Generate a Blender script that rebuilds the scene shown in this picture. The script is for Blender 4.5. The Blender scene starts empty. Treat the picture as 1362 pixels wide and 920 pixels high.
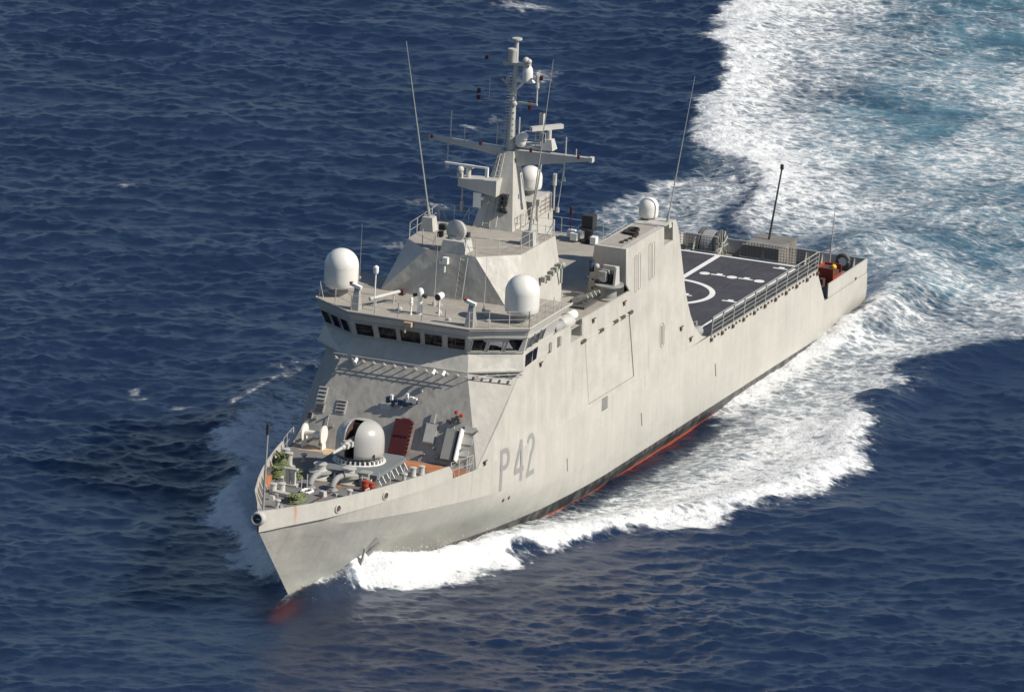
import bpy, bmesh, math, random
import numpy as np
from mathutils import Vector, Matrix
from mathutils.geometry import tessellate_polygon

SC = bpy.context.scene
COL = SC.collection
random.seed(7)

# ------------------------------------------------------------------ camera
cam_d = bpy.data.cameras.new("camera")
cam_d.sensor_width = 36.0
cam_d.lens = 17061.28 / 1362.0 * 36.0
cam_d.clip_start = 10.0
cam_d.clip_end = 40000.0
cam = bpy.data.objects.new("camera", cam_d)
COL.objects.link(cam)
cR = Vector((-0.37369255, 0.92648129, 0.04456801))
cU = Vector((-0.22475872, -0.13706332, 0.96472647))
cF = Vector((-0.89990966, -0.35049404, -0.25945429))
M = Matrix((( cR.x, cU.x, -cF.x), (cR.y, cU.y, -cF.y), (cR.z, cU.z, -cF.z))).to_4x4()
M.translation = Vector((821.25, 300.3545, 230.4993))
cam.matrix_world = M
SC.camera = cam

# ------------------------------------------------------------------ sky, sun, exposure
SUN = Vector((-0.06, 1.0, 0.80)).normalized()
el = math.asin(SUN.z)
world = bpy.data.worlds.new("World")
SC.world = world
world.use_nodes = True
wn = world.node_tree
bg = wn.nodes["Background"]
sky = wn.nodes.new("ShaderNodeTexSky")
sky.sky_type = 'NISHITA'
sky.sun_disc = False
sky.sun_elevation = el
sky.sun_rotation = math.atan2(SUN.x, SUN.y)
sky.altitude = 50
sky.air_density = 1.0
sky.dust_density = 0.5
sky.ozone_density = 2.5
wn.links.new(sky.outputs[0], bg.inputs[0])
bg.inputs[1].default_value = 0.076
sd = bpy.data.lights.new("sun", 'SUN')
sd.energy = 4.6
sd.angle = math.radians(0.5)
sd.color = (1.0, 0.94, 0.84)
sun = bpy.data.objects.new("sun", sd)
sun.rotation_euler = (-SUN).to_track_quat('-Z', 'Y').to_euler()
sun.location = (0, 60, 80)
COL.objects.link(sun)
SC.view_settings.view_transform = 'Standard'
SC.view_settings.look = 'None'
SC.view_settings.exposure = 0.28
SC.view_settings.gamma = 1.0
SC.view_settings.use_curve_mapping = False

# ------------------------------------------------------------------ materials
MATS = {}
def nodes_of(name):
    m = bpy.data.materials.new(name)
    m.use_nodes = True
    nt = m.node_tree
    return m, nt, nt.nodes["Principled BSDF"]

def N(nt, typ, **kw):
    n = nt.nodes.new(typ)
    for k, v in kw.items():
        setattr(n, k, v)
    return n

def noise(nt, vec, scale, detail=4.0, rough=0.55, typ=None, dist=0.0):
    n = N(nt, "ShaderNodeTexNoise")
    if typ:
        n.noise_type = typ
    n.inputs["Scale"].default_value = scale
    n.inputs["Detail"].default_value = detail
    n.inputs["Roughness"].default_value = rough
    n.inputs["Distortion"].default_value = dist
    if vec is not None:
        nt.links.new(vec, n.inputs["Vector"])
    return n.outputs[0]

def math_n(nt, op, a, b=None, clamp=False):
    n = N(nt, "ShaderNodeMath", operation=op)
    n.use_clamp = clamp
    for i, v in enumerate((a, b)):
        if v is None:
            continue
        if isinstance(v, (int, float)):
            n.inputs[i].default_value = v
        else:
            nt.links.new(v, n.inputs[i])
    return n.outputs[0]

def smooth(nt, v, lo, hi, tlo=0.0, thi=1.0):
    n = N(nt, "ShaderNodeMapRange", interpolation_type='SMOOTHSTEP')
    nt.links.new(v, n.inputs[0])
    for i, x in enumerate((lo, hi, tlo, thi)):
        n.inputs[i + 1].default_value = x
    return n.outputs[0]

def mixc(nt, f, a, b):
    n = N(nt, "ShaderNodeMix", data_type='RGBA')
    if isinstance(f, (int, float)):
        n.inputs[0].default_value = f
    else:
        nt.links.new(f, n.inputs[0])
    for i, v in ((6, a), (7, b)):
        if isinstance(v, tuple):
            n.inputs[i].default_value = (*v[:3], 1)
        else:
            nt.links.new(v, n.inputs[i])
    return n.outputs[2]

def mapping(nt, vec, scale=(1, 1, 1), rot=(0, 0, 0), loc=(0, 0, 0)):
    n = N(nt, "ShaderNodeMapping")
    n.inputs["Scale"].default_value = scale
    n.inputs["Rotation"].default_value = rot
    n.inputs["Location"].default_value = loc
    nt.links.new(vec, n.inputs[0])
    return n.outputs[0]

def paint(name, col, rough=0.45, wear=0.12, stain=None, stain_amt=0.0, spec=0.4, bump=0.0, metal=0.0, scale=1.0):
    """painted metal with soft blotches, vertical run marks and, where asked, rust-toned stains"""
    m, nt, b = nodes_of(name)
    geo = N(nt, "ShaderNodeNewGeometry").outputs["Position"]
    big = noise(nt, geo, 0.55 * scale, 5, 0.6)
    run = noise(nt, mapping(nt, geo, (1.6, 1.6, 0.12)), 1.6 * scale, 4, 0.6)
    fine = noise(nt, geo, 9.0 * scale, 3, 0.6)
    v = math_n(nt, 'ADD', math_n(nt, 'MULTIPLY', big, 0.5), math_n(nt, 'MULTIPLY', run, 0.35))
    v = math_n(nt, 'ADD', v, math_n(nt, 'MULTIPLY', fine, 0.15))
    f = smooth(nt, v, 0.34, 0.66)
    dark = tuple(c * (1 - wear) for c in col)
    light = tuple(min(1, c * (1 + wear * 0.6)) for c in col)
    c = mixc(nt, f, dark, light)
    if stain:
        sv = noise(nt, mapping(nt, geo, (2.2, 2.2, 0.16), loc=(3, 7, 1)), 0.9 * scale, 6, 0.65)
        c = mixc(nt, smooth(nt, sv, 0.58, 0.75, 0.0, stain_amt), c, stain)
    nt.links.new(c, b.inputs["Base Color"])
    b.inputs["Roughness"].default_value = rough
    b.inputs["Specular IOR Level"].default_value = spec
    b.inputs["Metallic"].default_value = metal
    if bump:
        bn = N(nt, "ShaderNodeBump")
        bn.inputs["Strength"].default_value = 1.0
        bn.inputs["Distance"].default_value = bump
        bv = noise(nt, geo, 0.9, 2, 0.5)
        nt.links.new(bv, bn.inputs["Height"])
        nt.links.new(bn.outputs[0], b.inputs["Normal"])
    MATS[name] = m
    return m

GREY = (0.455, 0.432, 0.386)
def hull_paint():
    m, nt, b = nodes_of("hull_paint")
    geo = N(nt, "ShaderNodeNewGeometry").outputs["Position"]
    sep = N(nt, "ShaderNodeSeparateXYZ")
    nt.links.new(geo, sep.inputs[0])
    z = sep.outputs[2]
    big = noise(nt, geo, 0.35, 5, 0.6)
    run = noise(nt, mapping(nt, geo, (1.5, 0.4, 0.08)), 1.3, 5, 0.62)
    fine = noise(nt, geo, 6.0, 3, 0.6)
    v = math_n(nt, 'ADD', math_n(nt, 'MULTIPLY', big, 0.5), math_n(nt, 'MULTIPLY', run, 0.38))
    v = math_n(nt, 'ADD', v, math_n(nt, 'MULTIPLY', fine, 0.12))
    c = mixc(nt, smooth(nt, v, 0.36, 0.64), tuple(k * 0.90 for k in GREY), tuple(k * 1.05 for k in GREY))
    # rusty run marks, thin and sparse
    rv = noise(nt, mapping(nt, geo, (2.0, 0.2, 0.10), loc=(11, 2, 5)), 1.15, 4, 0.7)
    c = mixc(nt, smooth(nt, rv, 0.60, 0.76, 0.0, 0.50), c, (0.33, 0.24, 0.15))
    dv = noise(nt, mapping(nt, geo, (2.6, 0.2, 0.13), loc=(1, 2, 9)), 1.0, 4, 0.7)
    c = mixc(nt, smooth(nt, dv, 0.60, 0.78, 0.0, 0.40), c, (0.22, 0.20, 0.17))
    # worn plate seams and frame lines
    bk = N(nt, 'ShaderNodeTexBrick')
    bk.inputs['Scale'].default_value = 1.0
    bk.inputs['Mortar Size'].default_value = 0.022
    bk.inputs['Mortar Smooth'].default_value = 1.0
    bk.inputs['Brick Width'].default_value = 5.2
    bk.inputs['Row Height'].default_value = 1.9
    cmb = N(nt, 'ShaderNodeCombineXYZ')
    nt.links.new(sep.outputs[0], cmb.inputs[0]); nt.links.new(z, cmb.inputs[1])
    nt.links.new(cmb.outputs[0], bk.inputs['Vector'])
    c = mixc(nt, math_n(nt, 'MULTIPLY', bk.outputs['Fac'], 0.30), c, (0.30, 0.28, 0.245))
    patchy = noise(nt, mapping(nt, geo, (0.5, 0.2, 0.9), loc=(5, 1, 3)), 0.9, 3, 0.5)
    c = mixc(nt, smooth(nt, patchy, 0.60, 0.63, 0.0, 0.22), c, tuple(k * 0.86 for k in GREY))
    # one strong rust run below the forward fairlead
    dx = math_n(nt, 'ABSOLUTE', math_n(nt, 'SUBTRACT', sep.outputs[0], 90.35))
    wob = math_n(nt, 'MULTIPLY', noise(nt, geo, 3.0, 2), 0.22)
    run1 = smooth(nt, math_n(nt, 'ADD', dx, wob), 0.10, 0.30, 1.0, 0.0)
    run1 = math_n(nt, 'MULTIPLY', run1, smooth(nt, z, 5.6, 7.0, 0.15, 0.75))
    c = mixc(nt, run1, c, (0.45, 0.20, 0.06))
    # wet greener band low on the bow, with a mottled reflection painted in
    low = math_n(nt, 'MULTIPLY', smooth(nt, z, 1.4, 4.4, 1.0, 0.0), smooth(nt, noise(nt, mapping(nt, geo, (.25, .25, 1)), 0.8, 4), 0.3, 0.7, 0.35, 0.9))
    low = math_n(nt, 'MULTIPLY', low, smooth(nt, sep.outputs[0], 56, 72, 0.25, 1.0))
    c = mixc(nt, low, c, (0.30, 0.31, 0.275))
    # boot topping and antifouling bands
    zz = math_n(nt, 'ADD', z, math_n(nt, 'MULTIPLY', noise(nt, geo, 2.5, 3), 0.05))
    scuff = mixc(nt, smooth(nt, noise(nt, mapping(nt, geo, (0.8, 0.8, 0.2)), 1.4, 5, .65), 0.42, 0.66), (0.030, 0.030, 0.030), (0.12, 0.115, 0.10))
    c = mixc(nt, smooth(nt, zz, 0.30, 0.34, 1.0, 0.0), c, scuff)
    c = mixc(nt, smooth(nt, zz, -0.60, -0.54, 1.0, 0.0), c, (0.48, 0.115, 0.06))
    nt.links.new(c, b.inputs["Base Color"])
    b.inputs["Roughness"].default_value = 0.42
    b.inputs["Specular IOR Level"].default_value = 0.4
    bn = N(nt, "ShaderNodeBump")
    bn.inputs["Strength"].default_value = 0.8
    bn.inputs["Distance"].default_value = 0.075
    nt.links.new(noise(nt, mapping(nt, geo, (1, 1, 1.0)), 0.85, 2.5, 0.5), bn.inputs["Height"])
    nt.links.new(bn.outputs[0], b.inputs["Normal"])
    MATS["hull"] = m
hull_paint()
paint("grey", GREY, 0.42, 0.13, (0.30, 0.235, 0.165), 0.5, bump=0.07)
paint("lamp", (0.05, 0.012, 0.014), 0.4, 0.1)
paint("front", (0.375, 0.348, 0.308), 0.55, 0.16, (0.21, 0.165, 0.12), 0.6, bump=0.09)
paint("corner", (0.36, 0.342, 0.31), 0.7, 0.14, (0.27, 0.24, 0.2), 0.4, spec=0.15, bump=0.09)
paint("greyfit", (0.46, 0.445, 0.41), 0.45, 0.12)
paint("pennant", (0.27, 0.265, 0.255), 0.5, 0.06)
paint("deck", (0.170, 0.165, 0.160), 0.75, 0.18, (0.26, 0.20, 0.14), 0.5)
paint("bluedeck", (0.165, 0.178, 0.185), 0.7, 0.10)
paint("roofdeck", (0.335, 0.305, 0.26), 0.75, 0.16, (0.22, 0.18, 0.13), 0.45)
paint("flight", (0.060, 0.057, 0.064), 0.7, 0.28, (0.12, 0.11, 0.10), 0.55)
paint("white", (0.74, 0.73, 0.69), 0.5, 0.08)
paint("radome", (0.68, 0.66, 0.61), 0.35, 0.07, spec=0.5)
paint("mark", (0.75, 0.73, 0.70), 0.6, 0.10)
paint("rust", (0.40, 0.155, 0.070), 0.75, 0.30, (0.24, 0.10, 0.05), 0.6, scale=2)
paint("tanprimer", (0.50, 0.36, 0.235), 0.7, 0.2, (0.35, 0.16, 0.07), 0.6, scale=2)
paint("maroon", (0.075, 0.016, 0.016), 0.5, 0.2)
paint("redfit", (0.50, 0.045, 0.03), 0.45, 0.12)
paint("orange", (0.36, 0.060, 0.030), 0.5, 0.2)
paint("yellow", (0.75, 0.42, 0.03), 0.5, 0.1)
paint("rope", (0.135, 0.16, 0.07), 0.85, 0.35, scale=4)
paint("dark", (0.035, 0.035, 0.037), 0.5, 0.2)
paint("soot", (0.030, 0.027, 0.025), 0.9, 0.3)
paint("brown", (0.095, 0.06, 0.05), 0.6, 0.2)
paint("seam", (0.33, 0.295, 0.25), 0.6, 0.1)
paint("gunpaint", (0.42, 0.405, 0.38), 0.32, 0.06, (0.42, 0.30, 0.2), 0.3, spec=0.5)
paint("housing", (0.19, 0.175, 0.155), 0.7, 0.2)
paint("antifoul", (0.38, 0.11, 0.05), 0.6, 0.25)
paint("lock", (0.30, 0.30, 0.265), 0.5, 0.12)
paint("canvas", (0.30, 0.30, 0.29), 0.8, 0.2)
paint("steel", (0.30, 0.295, 0.28), 0.4, 0.15, metal=0.0)
paint("blue", (0.03, 0.055, 0.12), 0.5, 0.15)
paint("inner", (0.10, 0.098, 0.095), 0.6, 0.2)
def glass():
    m, nt, b = nodes_of("window_glass")
    geo = N(nt, "ShaderNodeNewGeometry").outputs["Position"]
    c = mixc(nt, smooth(nt, noise(nt, geo, 1.3, 3), 0.45, 0.7), (0.006, 0.006, 0.009), (0.035, 0.034, 0.03))
    nt.links.new(c, b.inputs["Base Color"])
    b.inputs["Roughness"].default_value = 0.08
    b.inputs["Specular IOR Level"].default_value = 0.35
    MATS["glass"] = m
glass()

# ------------------------------------------------------------------ mesh helper
class MB:
    def __init__(s):
        s.v, s.f, s.cut = [], [], []
    def sep(s):
        """start a new separate piece"""
        s.cut.append((len(s.v), len(s.f)))
        return s
    def each(s, *a, **k):
        """one object per piece marked with sep()"""
        ends = s.cut[1:] + [(len(s.v), len(s.f))]
        out = []
        for (v0, f0), (v1, f1) in zip(s.cut, ends):
            if v1 > v0:
                p = MB()
                p.v = s.v[v0:v1]
                p.f = [tuple(i - v0 for i in f) for f in s.f[f0:f1]]
                out.append(p.build(*a, **k))
        return out
    def add(s, vs, fs):
        o = len(s.v)
        s.v += [tuple(map(float, p)) for p in vs]
        s.f += [tuple(i + o for i in f) for f in fs]
        return s
    def box(s, c, d, rz=0.0, rot=None, taper=1.0):
        """c centre, d full size; taper shrinks the top face"""
        R = rot if rot else Matrix.Rotation(rz, 3, 'Z')
        vs = []
        for z in (-1, 1):
            t = taper if z > 0 else 1.0
            for x, y in ((-1, -1), (1, -1), (1, 1), (-1, 1)):
                vs.append(Vector(c) + R @ Vector((x * d[0] / 2 * t, y * d[1] / 2 * t, z * d[2] / 2)))
        return s.add(vs, [(3, 2, 1, 0), (4, 5, 6, 7), (0, 1, 5, 4), (1, 2, 6, 5), (2, 3, 7, 6), (3, 0, 4, 7)])
    def cyl(s, a, b, r0, r1=None, n=12, caps=True):
        r1 = r0 if r1 is None else r1
        a, b = Vector(a), Vector(b)
        q = (b - a).to_track_quat('Z', 'X').to_matrix()
        vs = []
        for p, r in ((a, r0), (b, r1)):
            for i in range(n):
                t = 2 * math.pi * i / n
                vs.append(p + q @ Vector((r * math.cos(t), r * math.sin(t), 0)))
        fs = [(i, (i + 1) % n, n + (i + 1) % n, n + i) for i in range(n)]
        if caps:
            fs += [tuple(range(n - 1, -1, -1)), tuple(range(n, 2 * n))]
        return s.add(vs, fs)
    def lathe(s, c, prof, n=24, axis=(0, 0, 1)):
        """prof: (radius, height) from bottom to top along axis"""
        q = Vector(axis).to_track_quat('Z', 'X').to_matrix()
        vs, fs = [], []
        for r, h in prof:
            for i in range(n):
                t = 2 * math.pi * i / n
                vs.append(Vector(c) + q @ Vector((r * math.cos(t), r * math.sin(t), h)))
        for k in range(len(prof) - 1):
            for i in range(n):
                j = (i + 1) % n
                fs.append((k * n + i, k * n + j, (k + 1) * n + j, (k + 1) * n + i))
        fs.append(tuple(range(n - 1, -1, -1)))
        fs.append(tuple(range((len(prof) - 1) * n, len(prof) * n)))
        return s.add(vs, fs)
    def tube(s, pts, r, n=6, closed=False):
        pts = [Vector(p) for p in pts]
        vs, fs = [], []
        m = len(pts)
        for k, p in enumerate(pts):
            if closed:
                d = pts[(k + 1) % m] - pts[k - 1]
            else:
                d = pts[min(k + 1, m - 1)] - pts[max(k - 1, 0)]
            q = d.to_track_quat('Z', 'Y').to_matrix()
            rr = r[k] if isinstance(r, (list, tuple)) else r
            for i in range(n):
                t = 2 * math.pi * i / n
                vs.append(p + q @ Vector((rr * math.cos(t), rr * math.sin(t), 0)))
        for k in range(m if closed else m - 1):
            for i in range(n):
                a, b2 = k * n + i, k * n + (i + 1) % n
                c, d2 = ((k + 1) % m) * n + (i + 1) % n, ((k + 1) % m) * n + i
                fs.append((a, b2, c, d2))
        if not closed:
            fs += [tuple(range(n - 1, -1, -1)), tuple(range((m - 1) * n, m * n))]
        return s.add(vs, fs)
    def prism(s, poly, off):
        """polygon of 3-D points extruded by vector off"""
        P = [Vector(p) for p in poly]
        n = len(P)
        off = Vector(off)
        tris = tessellate_polygon([P])
        vs = P + [p + off for p in P]
        fs = [tuple(t) for t in tris] + [tuple(n + i for i in reversed(t)) for t in tris]
        fs += [(i, (i + 1) % n, n + (i + 1) % n, n + i) for i in range(n)]
        return s.add(vs, fs)
    def frustum(s, bot, top):
        n = len(bot)
        return s.add(list(bot) + list(top), [tuple(range(n - 1, -1, -1)), tuple(range(n, 2 * n))] +
                     [(i, (i + 1) % n, n + (i + 1) % n, n + i) for i in range(n)])
    def ball(s, c, r, n=12, sq=(1, 1, 1)):
        vs, fs = [], []
        m = n // 2 + 1
        for k in range(m + 1):
            ph = -math.pi / 2 + math.pi * k / m
            for i in range(n):
                t = 2 * math.pi * i / n
                vs.append((c[0] + r * sq[0] * math.cos(ph) * math.cos(t), c[1] + r * sq[1] * math.cos(ph) * math.sin(t), c[2] + r * sq[2] * math.sin(ph)))
        for k in range(m):
            for i in range(n):
                j = (i + 1) % n
                fs.append((k * n + i, k * n + j, (k + 1) * n + j, (k + 1) * n + i))
        return s.add(vs, fs)
    def build(s, name, mat, parent=None, smooth_deg=40, label=None, kind=None):
        me = bpy.data.meshes.new(name)
        me.from_pydata(s.v, [], s.f)
        bm = bmesh.new()
        bm.from_mesh(me)
        bmesh.ops.remove_doubles(bm, verts=bm.verts, dist=1e-5)
        bmesh.ops.recalc_face_normals(bm, faces=bm.faces)
        bm.to_mesh(me)
        bm.free()
        if smooth_deg:
            me.polygons.foreach_set("use_smooth", [True] * len(me.polygons))
            me.set_sharp_from_angle(angle=math.radians(smooth_deg))
        me.materials.append(MATS[mat] if isinstance(mat, str) else mat)
        o = bpy.data.objects.new(name, me)
        COL.objects.link(o)
        if parent:
            o.parent = parent
        if label:
            o["label"] = label
        if kind:
            o["kind"] = kind
        return o

def empty(name, label, cat, group=None, loc=(0, 0, 0)):
    o = bpy.data.objects.new(name, None)
    o.empty_display_size = 0.5
    COL.objects.link(o)
    o.location = loc
    o["label"] = label
    o["category"] = cat
    if group:
        o["group"] = group
    return o

# ------------------------------------------------------------------ the sea
SEA = -0.15
def fft_tile(n, L, kp, wind, spread, rms, seed, kmin=0.0, kmax=1e9):
    """periodic wave heights and choppy shifts on an n x n tile of side L"""
    rng = np.random.default_rng(seed)
    k1 = np.fft.fftfreq(n, L / n) * 2 * np.pi
    KX, KY = np.meshgrid(k1, k1, indexing='ij')
    K = np.hypot(KX, KY)
    K[0, 0] = 1
    cosw = (KX * math.cos(wind) + KY * math.sin(wind)) / K
    D = np.clip(cosw, 0, 1) ** spread + 0.06
    A = np.sqrt(D) * K ** -2.0 * np.exp(-0.5 * (kp / K) ** 2)
    A[(K < kmin) | (K > kmax)] = 0
    A[0, 0] = 0
    H = A * (rng.normal(size=(n, n)) + 1j * rng.normal(size=(n, n)))
    h = np.fft.ifft2(H).real
    s = rms / h.std()
    dx = np.fft.ifft2(-1j * KX / K * H).real
    dy = np.fft.ifft2(-1j * KY / K * H).real
    return h * s, dx * s, dy * s

def tile_sample(T, L, X, Y):
    n = T.shape[0]
    fx, fy = np.mod(X / L, 1) * n, np.mod(Y / L, 1) * n
    i, j = np.floor(fx).astype(int) % n, np.floor(fy).astype(int) % n
    a, b = fx - np.floor(fx), fy - np.floor(fy)
    i2, j2 = (i + 1) % n, (j + 1) % n
    return (T[i, j] * (1 - a) * (1 - b) + T[i2, j] * a * (1 - b) + T[i, j2] * (1 - a) * b + T[i2, j2] * a * b)

def fbm_tile(n, power, seed, aniso=(1, 1)):
    rng = np.random.default_rng(seed)
    k1 = np.fft.fftfreq(n, 1.0 / n)
    KX, KY = np.meshgrid(k1 * aniso[0], k1 * aniso[1], indexing='ij')
    K = np.hypot(KX, KY)
    K[0, 0] = 1
    H = K ** (-power) * (rng.normal(size=(n, n)) + 1j * rng.normal(size=(n, n)))
    H[0, 0] = 0
    h = np.fft.ifft2(H).real
    return h / h.std()

def poly_sd(P, X, Y):
    """signed distance to a polygon, positive inside"""
    P = np.array(P, float)
    d = np.full(X.shape, 1e9)
    ins = np.zeros(X.shape, bool)
    for (x0, y0), (x1, y1) in zip(P, np.roll(P, -1, 0)):
        ex, ey = x1 - x0, y1 - y0
        t = np.clip(((X - x0) * ex + (Y - y0) * ey) / (ex * ex + ey * ey + 1e-9), 0, 1)
        d = np.minimum(d, (X - x0 - t * ex) ** 2 + (Y - y0 - t * ey) ** 2)
        c = ((y0 > Y) != (y1 > Y)) & (X < (x1 - x0) * (Y - y0) / (y1 - y0 + 1e-12) + x0)
        ins ^= c
    return np.sqrt(d) * np.where(ins, 1, -1)

def line_ridge(L, X, Y):
    """distance to a polyline, signed side, and amplitude interpolated along it; L rows: x, y, amp, width"""
    L = np.array(L, float)
    best = np.full(X.shape, 1e9)
    amp = np.zeros(X.shape); wid = np.ones(X.shape); side = np.zeros(X.shape)
    for p, q in zip(L[:-1], L[1:]):
        ex, ey = q[0] - p[0], q[1] - p[1]
        t = np.clip(((X - p[0]) * ex + (Y - p[1]) * ey) / (ex * ex + ey * ey), 0, 1)
        dx, dy = X - p[0] - t * ex, Y - p[1] - t * ey
        d = np.hypot(dx, dy)
        m = d < best
        best = np.where(m, d, best)
        amp = np.where(m, p[2] + t * (q[2] - p[2]), amp)
        wid = np.where(m, p[3] + t * (q[3] - p[3]), wid)
        side = np.where(m, np.sign(ex * dy - ey * dx), side)
    return best, side, amp, wid

def sstep(x, a, b):
    t = np.clip((x - a) / (b - a), 0, 1)
    return t * t * (3 - 2 * t)

TOE = [(82.2, 1.2), (81.2, 1.9), (80.5, 3.2), (78.7, 4.8), (75.6, 5.6), (73.2, 6.6), (71.1, 7.8), (67.6, 8.7), (65.5, 10.3), (62.3, 11.2), (58.9, 13.0), (57.0, 14.8),
       (53.3, 16.5), (48.9, 17.7), (45.2, 19.0), (41.8, 19.7), (36.6, 19.4), (31.0, 18.2), (25.8, 16.3), (17.1, 15.6), (10.8, 16.2), (8.5, 17.1), (4.4, 17.4), (1.2, 19.3),
       (-10, 23), (-30, 29), (-70, 40), (-130, 60)]
STAR = [(-9.0, -8.5), (-13.7, -11.0), (-17.0, -10.9), (-28.2, -12.3), (-30.3, -14.0), (-37.9, -20.5), (-45, -23.2), (-53.7, -27.2), (-62.8, -28.6), (-69.8, -32.5), (-80.0, -34.3), (-86, -35.4), (-105, -42), (-150, -58)]
BOWS = [(86.2, -1.2), (80.5, -4.8), (77.8, -7.0), (74.5, -9.6), (71, -10.6), (68.7, -12.5), (64, -15.3), (60, -15.9), (55.1, -18.3), (50, -19.2), (47.3, -20.5), (41.9, -23), (36.1, -23.0), (30, -24)]

SHX, SHY = 1.5, 0.55
TOE = [(x + SHX, y + SHY) for x, y in TOE]
STAR = [(x + SHX, y + SHY) for x, y in STAR]
BOWS = [(x + SHX * (1 if x < 84 else .5), y + SHY * (1 if x < 84 else 0)) for x, y in BOWS]
def make_sea():
    az = math.radians(21.28)
    ca, sa = math.cos(az), math.sin(az)
    def axis(lo, hi, d, far):
        core = np.arange(lo, hi, d)
        g, s, left, right = d, 1.0, [], []
        x = 0.0
        while x < far:
            g *= 1.22
            x += g
            right.append(x)
        right = np.array(right)
        return np.concatenate([(lo - right)[::-1], core, core[-1] + right])
    A = axis(-122, 122, 0.24, 9000)
    B = axis(-80, 44, 0.22, 9000)
    AA, BB = np.meshgrid(A, B, indexing='ij')
    X = AA * ca - BB * sa
    Y = AA * sa + BB * ca
    # fade displacement where the grid is coarse
    fade = sstep(AA, -260, -135) * sstep(-AA, -260, -135) * sstep(BB, -200, -90) * sstep(-BB, -150, -52)
    w = math.radians(28)
    h1, dx1, dy1 = fft_tile(512, 83.0, 2 * np.pi / 5.6, w, 3.0, 0.074, 3)
    h2, dx2, dy2 = fft_tile(512, 47.0, 2 * np.pi / 1.5, w + 0.35, 1.6, 0.027, 4)
    h3, _, _ = fft_tile(256, 211.0, 2 * np.pi / 30, w - 0.3, 4.0, 0.11, 5)
    gust = tile_sample(fbm_tile(256, 1.6, 9, (1, 1)), 150, X, Y)
    g = 1 + 0.22 * gust
    H = tile_sample(h1, 83.0, X, Y) * g + tile_sample(h2, 47.0, X, Y) * g + tile_sample(h3, 211.0, X, Y)
    DX = tile_sample(dx1, 83.0, X, Y) * g + tile_sample(dx2, 47.0, X, Y) * g
    DY = tile_sample(dy1, 83.0, X, Y) * g + tile_sample(dy2, 47.0, X, Y) * g
    # warped coordinates give the foam outlines their ragged edge
    wa = fbm_tile(512, 1.55, 21); wb = fbm_tile(512, 1.55, 22)
    ws = 0.75
    WX = X + ws * tile_sample(wa, 46, X, Y)
    WY = Y + ws * tile_sample(wb, 46, X, Y)
    foam = np.zeros(X.shape); aer = np.zeros(X.shape); ridge = np.zeros(X.shape); rough = np.zeros(X.shape)
    patch = 0.6 * tile_sample(fbm_tile(256, 1.7, 31, (1, 1.6)), 70, X, Y) + 0.6 * tile_sample(fbm_tile(256, 1.6, 33, (1, .7)), 29, X, Y)
    # port bow-wave sheet
    portpoly = TOE + [(-130, -10), (-20, -4), (0, 6), (20, 6.4), (50, 6.2), (62, 5.0), (70, 3.4), (76, 1.6), (81, 0.6)]
    sdp = poly_sd(portpoly, WX, WY)
    d, s, a_, w_ = line_ridge([(x, y, 1, 1) for x, y in TOE], WX, WY)
    crest = sstep(X, -5, 20)
    width = 2.2 + 3.6 * sstep(-X, -78, -50) 
    outer = sstep(d, width * 2.0, width * 0.6)
    body = 0.45 + 0.06 * sstep(X, 5, 40) + 0.26 * outer * (0.35 + 0.65 * sstep(X, 12, 42)) + 0.24 * sstep(X, 54, 70) + 0.11 * patch * sstep(-X, -45, -20)
    # slick hollow between hull and crest
    hull_d = np.abs(Y) - np.interp(X, [0, 50, 56, 60, 64, 72, 80, 84, 87.3], [7.0, 7.1, 6.9, 6.4, 5.7, 4.0, 2.0, 1.0, 0])
    slick = sstep(hull_d, 2.4, 0.9) * sstep(X, 24, 34) * sstep(-X, -70, -62)
    body = body - 0.26 * slick * (Y > 0)
    near = sstep(hull_d, 2.6, 0.4) * sstep(-X, -34, -22) * (Y > 0) * sstep(X, -7, 3)
    body = body + 0.42 * near
    offp = 0.5 + 0.55 * tile_sample(wb, 13, X, Y) + 0.9 * sstep(X, 34, 46) * (1 - sstep(X, 76, 80.5))
    foam = np.maximum(foam, body * sstep(sdp + offp, -0.3, 1.4) + 0.0)
    foam = np.maximum(foam, (0.20 + 0.05 * patch) * sstep(sdp, -5.0, -0.5) * sstep(X, -30, 0))
    # stern wake
    wake = STAR + [(-150, 68), (-70, 40), (-30, 29), (-10, 20), (2, 12), (4, -8)]
    sdw = poly_sd(wake, WX, WY)
    dS, sS, _, _ = line_ridge([(x, y, 1, 1) for x, y in STAR], WX, WY)
    inner = sstep(dS, 15 + 5 * sstep(-X, 35, 80), 4.0)
    far = sstep(-X, 8, 22)
    body = 0.27 + 0.13 * patch * (1 - 0.6 * inner) + 0.44 * inner * sstep(-X, 12, 26) + 0.10 * sstep(-X, 60, 95) * (1 - inner) * sstep(Y, -5, -20) + 0.12 * np.exp(-((X + 9) / 10) ** 2) * sstep(Y, -4, 3)
    gap = np.exp(-(((X + 27) / 9) ** 2 + ((Y + 8.5) / 3.2) ** 2))
    body = body + 0.16 * sstep(dS, 5.5, 1.0) * sstep(-X, 14, 30) - 0.10 * gap + 0.20 * np.exp(-((X + 15) / 13) ** 2 - ((Y - 3) / 8) ** 2) + 0.10 * np.exp(-((X + 30) / 22) ** 2 - ((Y - 14) / 8) ** 2)
    wakef = sstep(sdw, -0.5, 2.0)
    foam = np.maximum(foam, body * wakef)
    aer = np.maximum(aer, wakef * sstep(sdw, 0, 9) * (0.80 + 0.18 * patch) * (1 - 0.45 * inner))
    aer = np.maximum(aer, 0.30 * sstep(sdp, 0, 4))
    # starboard quarter
    sq = [(34, -8), (15, -17.0), (0, -20.5), (-11.1, -21), (-22.3, -21), (-30.9, -20.5), (-42, -23.0), (-38, -18), (-27, -11.0), (-12, -7.5), (0, -6.5), (20, -6.5)]
    sdq = poly_sd(sq, WX, WY)
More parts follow.
